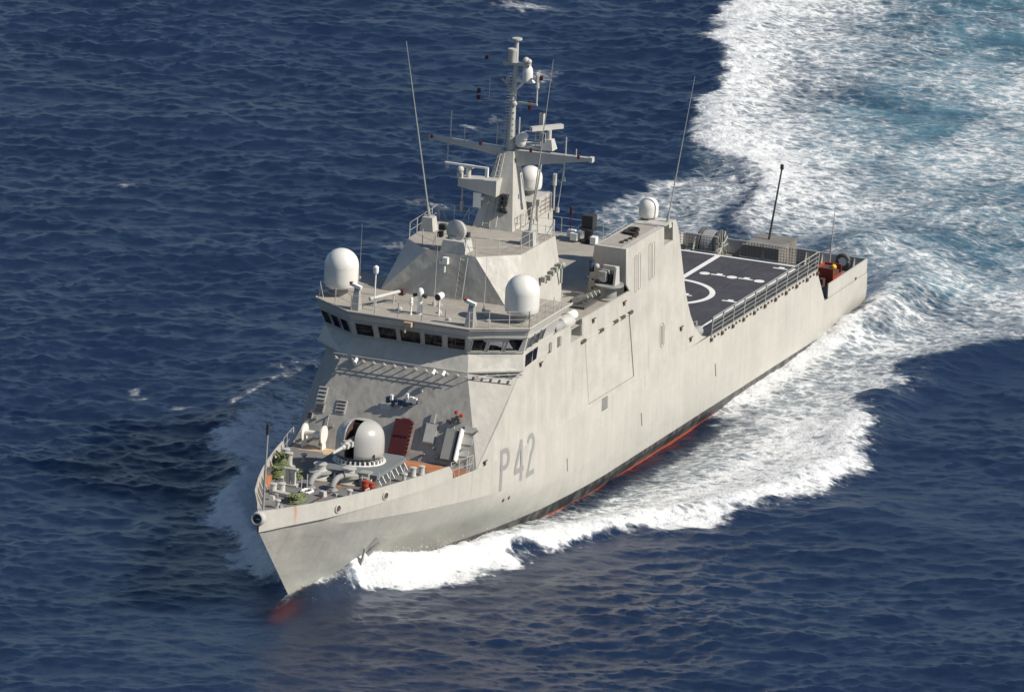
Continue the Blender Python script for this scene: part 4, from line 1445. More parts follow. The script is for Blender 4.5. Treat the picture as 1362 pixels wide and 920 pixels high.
m.box((51.6, 2.55, 22.75), (0.9, 0.9, 0.7), taper=0.6)
m.cyl((51.6, 2.55, 23.1), (51.6, 2.55, 23.7), .16)
m.box((51.6, 2.35, 23.85), (.35, 2.4, .28), rz=0.9)
m.cyl((51.0, 1.75, 22.5), (51.0, 1.75, 24.6), .14, n=8); m.box((51.0, 1.75, 24.2), (.3, .3, .8))
m.build("navigation_radar", "greyfit", mast)
m = MB()
m.lathe((52.1, 0.75, 22.45), [(.2, 0), (.34, .15), (.38, .45), (.3, .75), (.1, .9)], 14)
m.ball((52.2, .95, 23.15), .34, 12)
m.build("small_dome", "radome", mast)
m = MB()  # small crosstree half way up
m.box((51.85, 0.9, 25.35), (.14, 1.6, .12)); m.box((51.95, -0.25, 25.3), (.3, .7, .12)); m.ball((52.0, .1, 25.3), .24, 10)
m.cyl((51.85, 1.65, 25.4), (51.85, 1.65, 26.6), .05, n=6); m.cyl((51.85, 1.65, 26.5), (51.85, 1.65, 27.4), .14, n=8)
m.cyl((51.85, -1.75, 25.3), (51.85, -1.75, 26.7), .025, n=5); m.box((51.85, -1.2, 25.3), (.05, 1.6, .05))
m.build("crosstree", "greyfit", mast)
m = MB().sep()
m.cyl((51.85, -2.5, 25.2), (51.85, -2.5, 25.5), .14, n=8); m.sep(); m.cyl((51.85, -2.5, 25.65), (51.85, -2.5, 25.95), .14, n=8)
m.sep(); m.cyl((51.85, -2.05, 28.0), (51.85, -2.05, 28.25), .12, n=8); m.sep(); m.cyl((51.8, 1.9, 27.05), (51.8, 1.9, 27.35), .12, n=8)
m.sep(); m.cyl((51.6, 1.1, 24.9), (51.6, 1.1, 25.5), .16, n=8)
m.each("signal_lantern", "lamp", mast)
m = MB().sep()
m.tube([(51.85, -2.5, 25.1), (51.85, -.3, 25.3)], .02, 4); m.sep(); m.tube([(51.8, -2.05, 28.0), (51.8, -.2, 28.2)], .02, 4)
m.sep(); m.tube([(51.8, .4, 27.0), (51.8, 2.4, 27.15)], .04, 4)
m.each("lantern_arm", "greyfit", mast)
m = MB()  # masthead aerials
m.prism([(51.95, -0.1, 26.75), (51.95, 1.35, 26.75), (51.95, 1.2, 26.9), (51.95, -.1, 27.0)], (-.5, 0, 0))
m.tube([(51.8, .1, 26.2), (51.8, .6, 26.7)], .1, 6)
m.lathe((51.7, 0.85, 26.9), [(.36, 0), (.36, .55), (.32, .8), (.2, 1.0), (.05, 1.06)], 16)
m.build("masthead_dome", "radome", mast)
m = MB()
m.lathe((51.8, -0.25, 28.0), [(.26, 0), (.3, .15), (.28, .7), (.34, .8), (.34, .95), (.1, 1.0)], 14)
m.box((51.8, 0.1, 27.95), (.4, 1.9, .18)); m.cyl((51.8, 0, 27.0), (51.8, 0, 27.9), .1); m.ball((51.8, .75, 28.25), .24, 10); m.ball((51.8, .95, 28.2), .2, 10)
m.ball((51.8, -.7, 27.9), .2, 10); m.cyl((51.8, -1.0, 26.75), (51.8, -.1, 26.6), .05); m.cyl((51.8, -.5, 26.55), (51.8, -.5, 27.0), .18, .1)
m.tube([(51.8, -.9, 26.8), (51.8, -.35, 26.3)], .07, 6)
m.build("masthead_aerial", "greyfit", mast)

# ------------------------------------------------------------------ whip aerials
def whip(base, top, boxd, name="whip_aerial", r=0.05, parent=None, mat="lock"):
    b, t = Vector(base), Vector(top)
    o = MB()
    if boxd:
        o.box((b.x, b.y, b.z - boxd[2] / 2), boxd, taper=0.75)
    else:
        o.cyl(b - Vector((0, 0, .2)), b + Vector((0, 0, .1)), .12)
    p = o.build(name, "greyfit", parent or ship, 20)
    d = t - b
    MB().tube([b, b + d * .05, b + d * .06, b + d * .4, t], [r * 2.0, r * 1.8, r, r * .8, r * .35], 6).build("whip_rod", mat, p)
    return p
whip((57.0, -3.6, 18.15), (57.0, -5.78, 29.8), (0.95, 0.95, 0.95), r=0.055)
whip((57.0, 3.58, 18.15), (57.0, 4.68, 29.9), (0.95, 0.95, 0.95), r=0.055)
whip((38.9, 6.45, 15.15), (38.5, 7.75, 25.3), (0.5, 0.5, 0.4), r=0.055, mat="steel")
whip((60.7, -6.9, 14.3), (60.6, -6.9, 18.0), None, r=0.025)
for y in (-0.05, 3.47):
    whip((64.4, y, 14.4), (63.9, y - .1, 19.0), None, r=0.022, mat="greyfit")
whip((48, 2.0, 17.4), (47.6, 2.2, 20.6), None, r=0.03)
whip((3.0, 5.2, 3.5), (2.6, 5.3, 8.0), (0.35, 0.35, .7), r=0.06, mat="steel")

# ------------------------------------------------------------------ bridge-roof fittings
# fire-control ball on its box
m = MB()
m.box((61.05, 0.05, 17.62), (1.5, 1.75, 0.8), taper=0.86)
fcb = m.build("fire_control_director", "greyfit", ship, 20)
m = MB()
m.lathe((61.0, -0.05, 18.55), [(.4, -0.5), (.66, -.28), (.74, 0), (.74, .1), (.5, .24), (.05, .30)], 24, axis=(0.95, -.22, 0.02))
m.cyl((61.0, -.15, 18.0), (61.0, -.15, 18.2), .4)
m.build("director_dish", "gunpaint", fcb)
m = MB().sep()
m.box((60.7, -1.15, 18.6), (.4, .4, .4)); m.sep(); m.box((60.7, .6, 18.3), (.35, .35, .3)); m.sep(); m.box((60.9, -1.2, 18.15), (.4, .3, .35))
m.each("director_sight", "dark", fcb)
# ladder and fittings on the upper house front
m = MB()
for y0, y1 in ((0.75, 0.62), (1.25, 1.08)):
    m.tube([(62.02, y0, 17.1), (62.35, y1, 14.3)], .035, 5)
for k in range(8):
    t = (k + .5) / 8
    m.tube([(62.02 + .33 * t, 0.75 - .13 * t, 17.1 - 2.8 * t), (62.02 + .33 * t, 1.25 - .17 * t, 17.1 - 2.8 * t)], .032, 4)
m.build("wall_ladder", "greyfit", upper)
m = MB()
m.box((62.15, -0.25, 16.75), (.35, .35, .45)); m.cyl((62.3, -.25, 16.4), (62.3, -.25, 16.0), .07); m.box((62.1, -.6, 16.6), (.2, .2, .2))
m.build("wall_camera", "white", upper)
# two sights in a Y and a lamp
m = MB()
m.lathe((66.85, -0.07, 14.24), [(.24, 0), (.24, .06), (.17, .12), (.16, 1.2), (.2, 1.3), (.24, 1.5), (.16, 1.7), (.05, 1.76)], 16)
sg1 = m.build("sighting_pedestal", "white", ship)
m = MB()
for s in (-1, 1):
    m.sep(); m.cyl((66.85, -0.07 + s * .15, 15.55), (66.95, -0.07 + s * .46, 15.45), .10, .13, 10)
m.each("sight_eyepiece", "dark", sg1)
m = MB()
m.lathe((67.3, -0.5, 14.24), [(.1, 0), (.06, .05), (.06, .6), (.13, .65), (.13, .85), (.08, .9), (.12, .95), (.1, 1.1), (.04, 1.16)], 12)
m.build("compass_repeater", "white", broof)
m = MB()
m.cyl((66.75, 1.25, 14.24), (66.75, 1.25, 15.4), .06); m.cyl((66.45, 1.3, 15.62), (66.95, 1.2, 15.55), .22, .25, 16)
sl_ = m.build("signal_searchlight", "white", ship)
MB().cyl((66.96, 1.198, 15.55), (66.99, 1.19, 15.547), .21, .21, 16).build("lamp_face", "dark", sl_)
for y in (-4.1, 4.0):
    m = MB()
    m.frustum([(68.35, y - .3, 14.24), (68.35, y + .3, 14.24), (67.55, y + .3, 14.24), (67.55, y - .3, 14.24)], [(68.0, y - .16, 15.7), (68.0, y + .16, 15.7), (67.75, y + .16, 15.7), (67.75, y - .16, 15.7)])
    st_ = m.build("navigation_light_stand", "steel", ship)
    m = MB()
    m.box((67.9, y - .1, 15.8), (.3, .8, .2), rot=Matrix.Rotation(-.3, 3, 'X'))
    m.build("lamp_housing", "white", st_)
    MB().box((67.95, y - .42, 15.98), (.22, .2, .12)).build("lamp_lens", "orange", st_)
m = MB()
m.cyl((66.9, -3.6, 14.75), (64.9, -2.3, 15.0), .15, .13, 10)
for t in (.2, .8): 
    p = Vector((66.9, -3.6, 14.6)).lerp(Vector((64.9, -2.3, 14.85)), t); m.cyl((p.x, p.y, 14.24), p, .05)
hb = m.build("davit_boom", "greyfit", ship)
MB().box((64.75, -2.2, 14.95), (.45, .35, .4)).build("boom_winch", "brown", hb)
m = MB()
m.cyl((67.6, -3.0, 14.24), (67.5, -3.0, 16.9), .05, n=8); m.lathe((67.5, -3.0, 16.7), [(.13, 0), (.18, .1), (.18, .45), (.06, .55)], 12)
m.build("satellite_aerial", "white", broof)
m = MB(); m.box((68.95, 0.0, 14.02), (.4, .55, .3)); m.cyl((69.05, -.1, 13.9), (69.15, -.15, 13.5), .08); m.build("roof_camera", "tanprimer", broof)
m = MB()
for x, y in ((66.0, 1.0), (66.3, 4.6), (66.5, -1.6), (64.3, 0.4), (67.3, 2.2)):
    m.sep(); m.lathe((x, y, 14.24), [(.16, 0), (.16, .12), (.05, .2)], 8)
m.sep(); m.box((64.9, 3.9, 14.4), (.5, .3, .3)); m.sep(); m.box((63.2, -3.4, 14.35), (.3, .3, .2))
m.each("roof_fitting", "greyfit", broof)
m = MB()
for x in (64, 62.4):
    m.sep(); m.tube([(x, -4.0 - .0, 14.25), (x, -6.9, 14.25)], .012, 4)
m.each("roof_cable", "dark", broof)
# kit on the upper house side
m = MB()
for x, z in ((57.4, 15.1), (56.4, 15.0), (55.9, 15.2), (55.3, 15.3), (54.6, 15.4)):
    m.sep(); m.box((x, 4.75 + .1, z), (.3, .3, .35))
m.sep(); m.cyl((54.4, 4.95, 14.2), (54.4, 4.95, 15.2), .09); m.ball((54.3, 4.95, 15.4), .25, 10)
m.sep(); m.box((59.4, 4.75, 15.4), (.3, .25, .35))
m.each("wall_equipment", "lock", upper)
# ------------------------------------------------------------------ bow gun
gx, gy = 76.15, -0.12
m = MB()
pz = fdk(76)
plat = [(79.1, 2.35), (79.1, -1.7), (78.3, -2.35), (74.2, -2.35), (73.7, -1.8), (73.7, 2.0), (74.1, 2.35)]
m.prism([(x, y, 6.30) for x, y in plat], (0, 0, 0.24))
m.prism([(x - .0 if x < 79 else x - .12, y * .93, pz) for x, y in plat], (0, 0, 0.42))
gun = m.build("naval_gun", "bluedeck", ship, 20)
m = MB()
for k in range(7):
    x = 74.4 + k * 0.74
    m.sep(); m.prism([(x, 2.2, pz), (x, 2.62, pz), (x, 2.36, 6.3), (x, 2.2, 6.3)], (0.08, 0, 0))
for k in range(5):
    y = -1.5 + k * 0.86
    m.sep(); m.prism([(79.0, y, pz), (79.42, y, pz), (79.1, y, 6.3)], (0, 0.08, 0))
m.each("platform_gusset", "white", gun)
m = MB()
m.lathe((gx, gy, 6.54), [(1.56, 0), (1.56, .08), (1.42, .12), (1.30, .30), (1.30, .42)], 40)
m.build("barbette", "inner", gun)
m = MB()
ringm_v = []
for k in range(30):
    t = 2 * math.pi * k / 30
    m.box((gx + 1.47 * math.cos(t), gy + 1.47 * math.sin(t), 6.70), (0.30, 0.10, 0.20), rz=t)
m.lathe((gx, gy, 6.545), [(1.74, 0), (1.74, .045), (1.58, .05), (1.58, .01)], 40)
m.build("bolt_ring", "white", gun)
# dome shield: closed of revolution with a slot cut for the barrel
az = math.radians(-4)      # train of the barrel: forward and to starboard
fwd = Vector((math.cos(az), math.sin(az), 0)); lat = Vector((-math.sin(az), math.cos(az), 0))
R, HB = 1.60, 1.55
prof = [(1.50, 0.0), (1.56, .05), (1.60, .25), (1.60, .7), (1.59, 1.1)] + [(R * .985 * math.cos(t) ** .72, 1.12 + 1.16 * math.sin(t)) for t in np.linspace(.08, math.pi / 2 - .02, 13)]
nseg = 72
v, f = [], []
for r, h in prof:
    for i in range(nseg):
        t = az + 2 * math.pi * (i + .5) / nseg
        v.append((gx + r * math.cos(t), gy + r * math.sin(t), 6.98 + h))
for k in range(len(prof) - 1):
    for i in range(nseg):
        f.append((k * nseg + i, k * nseg + (i + 1) % nseg, (k + 1) * nseg + (i + 1) % nseg, (k + 1) * nseg + i))
f.append(tuple((len(prof) - 1) * nseg + i for i in range(nseg)))
f.append(tuple(reversed(range(nseg))))
# cut the slot with two cheek planes and a back plane
bmx = bmesh.new()
bvx = [bmx.verts.new(p) for p in v]
for q in f:
    bmx.faces.new([bvx[i] for i in q])
c0 = Vector((gx, gy, 0))
for co_, no_ in ((c0 + lat * .34, lat), (c0 - lat * .34, lat), (c0 + fwd * .1, fwd)):
    bmesh.ops.bisect_plane(bmx, geom=bmx.verts[:] + bmx.edges[:] + bmx.faces[:], plane_co=co_, plane_no=no_, dist=1e-5)
kill = [q for q in bmx.faces if abs((q.calc_center_median() - c0).dot(lat)) < .339 and (q.calc_center_median() - c0).dot(fwd) > .1]
bmesh.ops.delete(bmx, geom=kill, context='FACES')
bmx.verts.index_update()
v = [tuple(p.co) for p in bmx.verts]
f = [tuple(p.index for p in q.verts) for q in bmx.faces]
bmx.free()
shield = MB().add(v, f).build("gun_shield", "gunpaint", gun, 45)
# dark slot interior: two cheeks and a floor of the gun well
m = MB()
c = Vector((gx, gy, 0))
for s in (-1, 1):
    q = []
    for b, h in [(0.2, 0.1), (1.45, 0.1), (1.49, .9), (1.42, 1.4), (1.25, 1.75), (0.98, 1.98), (0.6, 2.14), (.2, 2.2)]:
        q.append(c + lat * s * 0.37 + fwd * b + Vector((0, 0, 6.98 + h)))
    m.prism(q, lat * s * 0.05)
m.prism([c + lat * s * .36 + fwd * .3 + Vector((0, 0, 6.98 + h)) for s, h in ((-1, .05), (1, .05), (1, 2.1), (-1, 2.1))], fwd * .05)
m.build("gun_well", "brown", gun)
# raised rim on the starboard cheek of the slot
m = MB()
for s in (-1,):
    q = [c + lat * s * 0.42 + fwd * b + Vector((0, 0, 6.98 + h)) for b, h in [(1.52, .5), (1.54, .9), (1.48, 1.4), (1.32, 1.78), (1.04, 2.02), (0.65, 2.2)]]
    m.tube(q, 0.06, 6)
m.build("slot_rim", "gunpaint", gun)
m = MB()
up_ = (fwd + Vector((0, 0, -0.04))).normalized()
b0 = c + Vector((0, 0, 8.05)) + fwd * .5
m.tube([b0, b0 + up_ * 1.0, b0 + up_ * 1.02, b0 + up_ * 1.8, b0 + up_ * 1.82, b0 + up_ * 2.2], [.30, .30, .26, .24, .17, .15], 14)
m.tube([b0 + up_ * 2.2, b0 + up_ * 3.5], [.12, .09], 12)
m.box(b0 + up_ * 1.25 + Vector((0, 0, .05)), (.28, .7, .34), rz=az)
m.box(b0 + up_ * 1.75 + Vector((0, 0, .02)), (.22, .56, .3), rz=az)
m.build("gun_barrel", "greyfit", gun)
m = MB()
for k in range(24):
    t = math.radians(-60 + k * 9)
    p = Vector((gx + 1.66 * math.cos(t), gy + 1.66 * math.sin(t), 6.95))
m.tube([(gx + 1.66 * math.cos(math.radians(a)), gy + 1.66 * math.sin(math.radians(a)), 7.0) for a in range(-50, 95, 8)], .03, 4)
m.cyl((gx + .9, gy + 1.4, 6.9), (gx + .9, gy + 1.4, 7.3), .05)
m.build("cable_rail", "dark", gun)

# ------------------------------------------------------------------ foredeck machinery
dz = fdk(80)
def pillar(m, x, y, r, h, cap=1.2):
    m.lathe((x, y, dz), [(r * 1.15, 0), (r * 1.15, .06), (r, .1), (r, h * .85), (r * cap, h * .9), (r * cap, h), (r * .6, h + .03)], 14)
for x, y, r, rot_ in ((79.3, -1.55, .42, 0), (79.3, 0.50, .42, 0)):
    m = MB()
    m.lathe((x, y, dz), [(.85, 0), (.85, .1), (.6, .16), (.55, .34), (.74, .4), (.74, .5), (.5, .55), (.36, .65), (.36, .88), (.45, .95), (.45, 1.02), (.15, 1.06)], 22)
    w_ = m.build("anchor_windlass", "greyfit", ship)
    MB().lathe((x, y, dz), [(.885, .02), (.885, .07), (.84, .105), (.75, .115)], 22).build("windlass_base", "tanprimer", w_)
    MB().lathe((x, y, dz), [(.56, .34), (.76, .4), (.76, .5), (.52, .56)], 22).build("chain_wheel", "lock", w_)
for (x0, y0), (x1, y1) in (((81.9, -1.15), (80.7, -.95)), ((81.7, .32), (80.5, .55))):
    m = MB()
    m.lathe((x0, y0, dz), [(.42, 0), (.42, .06), (.3, .1), (.28, .2)], 16)
    m.tube([(x0, y0, dz + .05), (x0, y0, dz + .28), (x0 - .2, y0 + .03, dz + .55), (x0 - .6, y0 + .08, dz + .74), (x1 + .2, y1, dz + .80)], [.18, .19, .2, .2, .18], 14)
    p_ = m.build("chain_pipe", "canvas", ship)
    MB().lathe((x0, y0, dz + .01), [(.46, 0), (.46, .05)], 14).build("pipe_collar", "brown", p_)
m = MB()
m.tube([(80.4, .55, dz + .75), (79.6, .9, dz + .6), (79.0, 1.3, dz + .5)], .16, 8); m.box((79.0, 1.5, dz + .4), (.8, .7, .8)); m.box((79.6, 1.7, dz + .3), (.5, .5, .6))
m.build("windlass_motor", "lock", ship)
m = MB()
for x, y in ((77.0, -4.95), (77.8, -4.40)):
    pillar(m, x, y, .24, .95)
m.box((77.4, -4.65, dz + .06), (1.9, .8, .12), rz=.55)
m.build("bollard", "greyfit", ship)
m = MB()
for x, y in ((84.0, -2.85), (83.65, -2.4)):
    pillar(m, x, y, .22, .62)
m.box((83.8, -2.6, dz + .05), (1.2, .7, .1), rz=.7)
m.build("bollard", "greyfit", ship)
m = MB()
for x, y in ((75.7, 3.5), (75.1, 3.85)):
    pillar(m, x, y, .2, .6)
m.build("bollard", "greyfit", ship)
m = MB().sep()
m.box((84.4, -2.0, dz + .12), (.45, 1.45, .24), rz=-.25); m.sep(); m.box((85.7, -2.2, dz + .15), (.4, .4, .3), taper=.5)
m.each("deck_chock", "greyfit", ship)
m = MB()
for y in (-2.75, -2.35):
    m.box((81.85, y, dz + .55), (.22, .26, 1.1))
m.box((81.85, -2.55, dz + 1.1), (.3, .95, .1)); m.box((81.85, -2.55, dz + .05), (.6, 1.1, .1))
m.build("roller_frame", "greyfit", ship)
m = MB()
for x, y in ((83.25, -1.2), (82.3, -1.2), (80.8, 2.0), (78.7, 3.1), (77.5, 3.6), (79.6, 2.7)):
    m.sep(); m.cyl((x, y, dz), (x, y, dz + 1.05), .035, n=6)
m.each("deck_stanchion", "greyfit", ship)
m = MB()
for k in range(9):
    t = 2 * math.pi * k / 9
    m.tube([(83.0 + .5 * math.cos(t) - .1, -.95 + .35 * math.sin(t), dz + .08), (83.0 + .5 * math.cos(t + .7) - .1, -.95 + .35 * math.sin(t + .7), dz + .12)], .09, 6)
m.build("mooring_hook", "white", ship)
m = MB()
rng = random.Random(3)
for k in range(26):
    x, y = rng.uniform(75.2, 88.5), rng.uniform(-4.0, 4.0)
    if abs(y) > yt(x) - .8 or (73.5 < x < 80.6 and -2.8 < y < 3.0):
        continue
    m.sep(); m.box((x, y, dz + .08), (rng.uniform(.15, .4), rng.uniform(.15, .35), rng.uniform(.12, .3)), rz=rng.uniform(0, 1.5), taper=.8)
m.each("deck_fitting", "lock", ship)
m = MB()
m.box((83.2, -3.85, dz + .35), (1.5, .12, .7), rz=-.27)
m.build("deck_locker", "redfit" if False else "rust", ship)
m = MB()   # jackstaff
m.tube([(92.55, 0, 6.3), (92.4, 0, 9.5), (92.2, 0, 12.7)], [.085, .075, .06], 8)
js = m.build("jackstaff", "steel", ship)
MB().cyl((92.23, 0, 12.15), (92.2, 0, 12.8), .12).build("staff_light", "dark", js)
m = MB()
rng = random.Random(21)
for x, y in ((87.2, -1.2), (86.2, .9), (84.9, 2.2), (83.6, 2.5), (82.6, 1.9), (83.2, .3), (81.3, 2.6), (81.6, -3.3), (79.9, -3.2), (77.2, 3.5), (76.2, -4.0)):
    m.sep()
    k = rng.random()
    if k < .4:
        m.lathe((x, y, dz), [(.2, 0), (.2, .05), (.13, .08), (.13, .4), (.22, .45), (.22, .55), (.05, .6)], 10)
    elif k < .7:
        m.tube([(x - .3, y, dz), (x - .3, y, dz + .35), (x + .3, y, dz + .35), (x + .3, y, dz)], .05, 6)
    else:
        m.box((x, y, dz + .18), (.45, .35, .36), rz=rng.uniform(0, 1.5), taper=.85)
m.each("deck_fixture", "greyfit", ship)
for yy in (-1.0, .4):   # anchor chains from windlass to hawse
    m = MB()
    for k in range(16):
        t = k / 15
        p = Vector((82.1, yy, dz + .06)).lerp(Vector((85.6, yy * .8, dz + .06)), t)
        m.box(p, (.26, .14 if k % 2 else .06, .06 if k % 2 else .14))
    m.build("anchor_chain", "brown", ship)
m = MB()
for k in range(5):
    m.sep(); m.prism([(74.6 + k * 2.6, -.6 + .3 * k, dz + .004), (75.2 + k * 2.6, -.9 + .3 * k, dz + .004), (75.6 + k * 2.6, .1 + .2 * k, dz + .004), (74.9 + k * 2.6, .3, dz + .004)], (0, 0, .004))
m.each("rust_stain", "rust", foredeck)
# starboard wall kit: hawser reel, vents
m = MB()
yc = -4.75
for y in (-5.45, -4.1):
    m.lathe((72.7, y, dz + .95), [(.15, -.05), (.62, -.05), (.62, .05), (.15, .05)], 20, axis=(0, 1, 0))
    m.box((72.7, y, dz + .45), (.7, .12, .9), taper=.5)
m.cyl((72.7, -5.45, dz + .95), (72.7, -4.1, dz + .95), .2)
m.build("hawser_reel", "radome", ship)
def wall_box(name, mat, y0, y1, z0_, z1_, d, parent=ship, off=0.0):
    """box standing off the raked house front"""
    m = MB()
    P = [fr_pt(y, z, off) for y, z in ((y0, z0_), (y1, z0_), (y1, z1_), (y0, z1_))]
    m.prism(P, Vector((.87, 0, .49)) * d)
    return m.build(name, mat, parent, 20)
lk = wall_box("trunk_door", "maroon", 0.3, 1.45, 6.0, 8.05, .40)
m = MB()
for k in range(8):
    m.sep(); m.box(fr_pt(1.48, 6.2 + k * .24, .28), (.2, .16, .12)); 
    if k % 2: m.sep(); m.box(fr_pt(.5 + .22 * k / 2, 7.1, .43), (.08, .1, .08))
m.sep(); m.box(fr_pt(.88, 7.05, .42), (.06, 1.1, .04)); m.sep(); m.box(fr_pt(.95, 8.1, .2), (.3, .5, .1))
m.each("door_clip", "maroon", lk)
hs = wall_box("hose_locker", "lock", 2.4, 3.2, 6.9, 8.1, .25)
wall_box("locker_front", "greyfit", 2.46, 3.14, 6.97, 8.03, .02, hs, .255)
wall_box("locker_cap", "lock", 2.6, 2.9, 8.15, 8.7, .18, hs)
gb = wall_box("ladder_locker", "lock", 4.0, 4.75, 6.1, 7.9, .5)
wall_box("locker_lid", "white", 4.98, 5.06, 6.1, 8.0, .62, gb)
wall_box("locker_side", "inner", 4.76, 4.97, 6.12, 7.88, .35, gb)
for y0, y1, z0_, z1_ in ((5.05, 5.9, 7.9, 8.25), (4.95, 5.8, 7.2, 7.6), (4.9, 5.7, 6.5, 6.85), (-1.1, -.3, 8.55, 8.9)):
    wall_box("nameplate", "greyfit", y0, y1, z0_, z1_, .06)
m = MB()
for y, z in ((4.35, 8.9), (4.75, 8.75)):
    m.sep(); p = fr_pt(y, z, .35); m.lathe(p, [(.12, 0), (.14, .06), (.05, .1)], 10, axis=(.87, 0, .49))
vl = m.each("fire_valve", "redfit", ship)[0]
m = MB()
for y, z in ((4.2, 8.5), (4.45, 8.65), (4.6, 8.45), (3.9, 8.35)):
    m.sep(); m.cyl(fr_pt(y, z, 0), fr_pt(y, z, .4), .1); m.box(fr_pt(y, z, .3), (.2, .2, .2))
m.each("valve_body", "inner", vl)
m = MB()
rng = random.Random(5)
for k in range(11):
    y = -.55 + k * .2
    m.sep(); m.box(fr_pt(y, 9.0 + rng.uniform(-.1, .15), rng.uniform(.15, .4)), (.2, .2, rng.uniform(.2, .45)))
m.each("cable_junction", "blue", house)
m = MB()
for y, z in ((1.1, 9.25), (1.35, 9.2), (.75, 9.4), (-.3, 9.2)):
    m.sep(); m.box(fr_pt(y, z, .4), (.22, .28 if y > 1 else .16, .38))
m.each("junction_cap", "white", house)
for y, z, w_, h in ((-5.25, 8.85, .62, .95), (-5.2, 8.05, .66, .5), (-3.75, 8.3, .7, .8), (-5.75, 7.55, .35, .35)):
    g_ = wall_box("wall_vent", "greyfit", y - w_ / 2, y + w_ / 2, z - h / 2, z + h / 2, .06)
    m = MB()
    for k in range(4):
        zz = z - h / 2 + h * (k + .5) / 4
        m.sep(); m.box(fr_pt(y, zz, .08), (.06, w_ * .8, .07))
    m.each("vent_slat", "brown", g_)
m = MB()
rng = random.Random(11)
for k in range(22):
    y = rng.choice([rng.uniform(2.2, 6.0), rng.uniform(-6, -3.2)])
    z = rng.uniform(6.2, 7.4) if k % 3 else rng.uniform(7, 8.5)
    m.sep(); m.cyl(fr_pt(y, z, .02), fr_pt(y, z, rng.uniform(.1, .3)), rng.uniform(.05, .12), n=7)
    if k % 4 == 0:
        m.tube([fr_pt(y, z, .1), fr_pt(y + .1, 6.0, .1)], .03, 4)
m.each("wall_pipe", "lock", house)

# ------------------------------------------------------------------ 01-deck gear abreast the funnel
m = MB()
m.lathe((47.9, 5.9, 11.7), [(.75, 0), (.75, .1), (.55, .2), (.5, .9), (1.0, 1.0), (1.0, 1.1)], 18)
mg = m.build("gun_mount", "steel", ship)
m = MB()
m.box((47.9, 5.5, 13.3), (.7, .5, .7)); m.prism([(48.3, 6.3, 12.8), (47.4, 6.3, 12.8), (47.6, 6.3, 14.0), (48.1, 6.3, 14.0)], (0, .15, 0)); m.ball((48.0, 5.0, 13.9), .2, 8); m.box((47.9, 5.9, 13.9), (.25, .9, .3))
m.build("mount_shield", "greyfit", mg)
m = MB()
m.tube([(48.0, 5.5, 13.4), (49.6, 4.9, 13.5)], .06, 6); m.box((47.5, 5.6, 13.1), (.7, .9, .6)); m.box((48.2, 5.2, 12.8), (.35, .35, .5)); m.cyl((48.0, 4.6, 13.5), (48.0, 4.6, 14.3), .2); m.box((47.4, 6.2, 13.0), (.3, .3, .4))
m.build("mount_weapon", "dark", mg)
MB().lathe((48.0, 4.6, 13.75), [(.22, 0), (.23, .3), (.15, .5)], 12).build("mount_optic", "blue", mg)
m = MB()
for k in range(6):
    x = 50.9 - k * .33
    s = 1 if k % 2 else -1
    m.cyl((x, 4.6 + .1 * s, 11.85 + .1 * (k % 3)), (x - .15, 5.6 + .1 * s, 12.5), .13, .13, 8)
dl = m.build("decoy_launcher", "lock", ship)
m = MB(); m.box((50.1, 4.9, 11.80), (2.4, 1.2, .16)); m.box((50.1, 4.5, 12.0), (2.2, .12, .5)); m.build("launcher_base", "inner", dl)
# starboard gun on the hangar roof
m = MB()
m.lathe((34.4, -.9, 11.7), [(.6, 0), (.6, .1), (.3, .2), (.3, .8), (.7, .9), (.7, 1.0)], 14)
m2 = m.build("gun_mount", "dark", ship)
MB().box((34.4, -.9, 13.1), (.8, .8, 1.0)).build("mount_weapon", "dark", m2)
m = MB().sep(); m.box((34.9, -1.7, 12.1), (.6, .5, .5)); m.sep(); m.box((34.9, -.3, 12.0), (.5, .4, .5)); m.sep(); m.box((34.0, -2.3, 12.0), (.5, .5, .5)); m.each("ready_locker", "white", m2)

# ------------------------------------------------------------------ quarterdeck
m = MB()
W = [(1.6, -2.3, 2.86), (1.6, 2.2, 2.86), (1.6, 2.2, 4.98), (1.6, -.5, 4.98)]
m.prism(W, (3.6, 0, 0))
bx = m.build("stern_housing", "housing", ship)
MB().prism([(1.62, -.48, 4.985), (5.18, -.48, 4.985), (5.18, 2.15, 4.985), (1.62, 2.15, 4.985)], (0, 0, .03)).build("housing_top", "housing", bx)
m = MB()
m.lathe((3.2, -3.6, 4.0), [(1.25, -.75), (1.25, -.6), (.8, -.58), (.8, .58), (1.25, .6), (1.25, .75)], 26, axis=(0, 1, 0))
rl = m.build("hawser_winch", "inner", ship)
MB().lathe((3.2, -3.6, 4.0), [(1.1, -.5), (1.15, 0), (1.1, .5)], 26, axis=(0, 1, 0)).build("wound_hawser", "canvas", rl)
m = MB()
for y in (-4.4, -2.8):
    for k in range(6):
        t = math.pi * k / 6
        m.tube([(3.2 - 1.2 * math.cos(t), y, 4.0 - 1.2 * math.sin(t)), (3.2 + 1.2 * math.cos(t), y, 4.0 + 1.2 * math.sin(t))], .05, 4)
m.build("winch_spoke", "lock", rl)
m = MB()
m.tube([(3.0, .6, 4.9), (2.7, .85, 7.5), (2.4, 1.1, 10.1)], [.08, .07, .06], 8)
es = m.build("ensign_staff", "dark", ship)
MB().lathe((2.4, 1.1, 10.0), [(.09, 0), (.13, .05), (.13, .35), (.05, .4)], 10).build("staff_lamp", "dark", es)
rng = random.Random(9)
m = MB()
for k in range(12):
    y = -6.2 + k * .33
    m.sep(); m.box((5 + rng.uniform(-2, 2), y, 3.3), (rng.uniform(.2, .6), rng.uniform(.15, .35), rng.uniform(.8, 1.9)))
m.each("mooring_gear", "lock", ship)
m = MB()
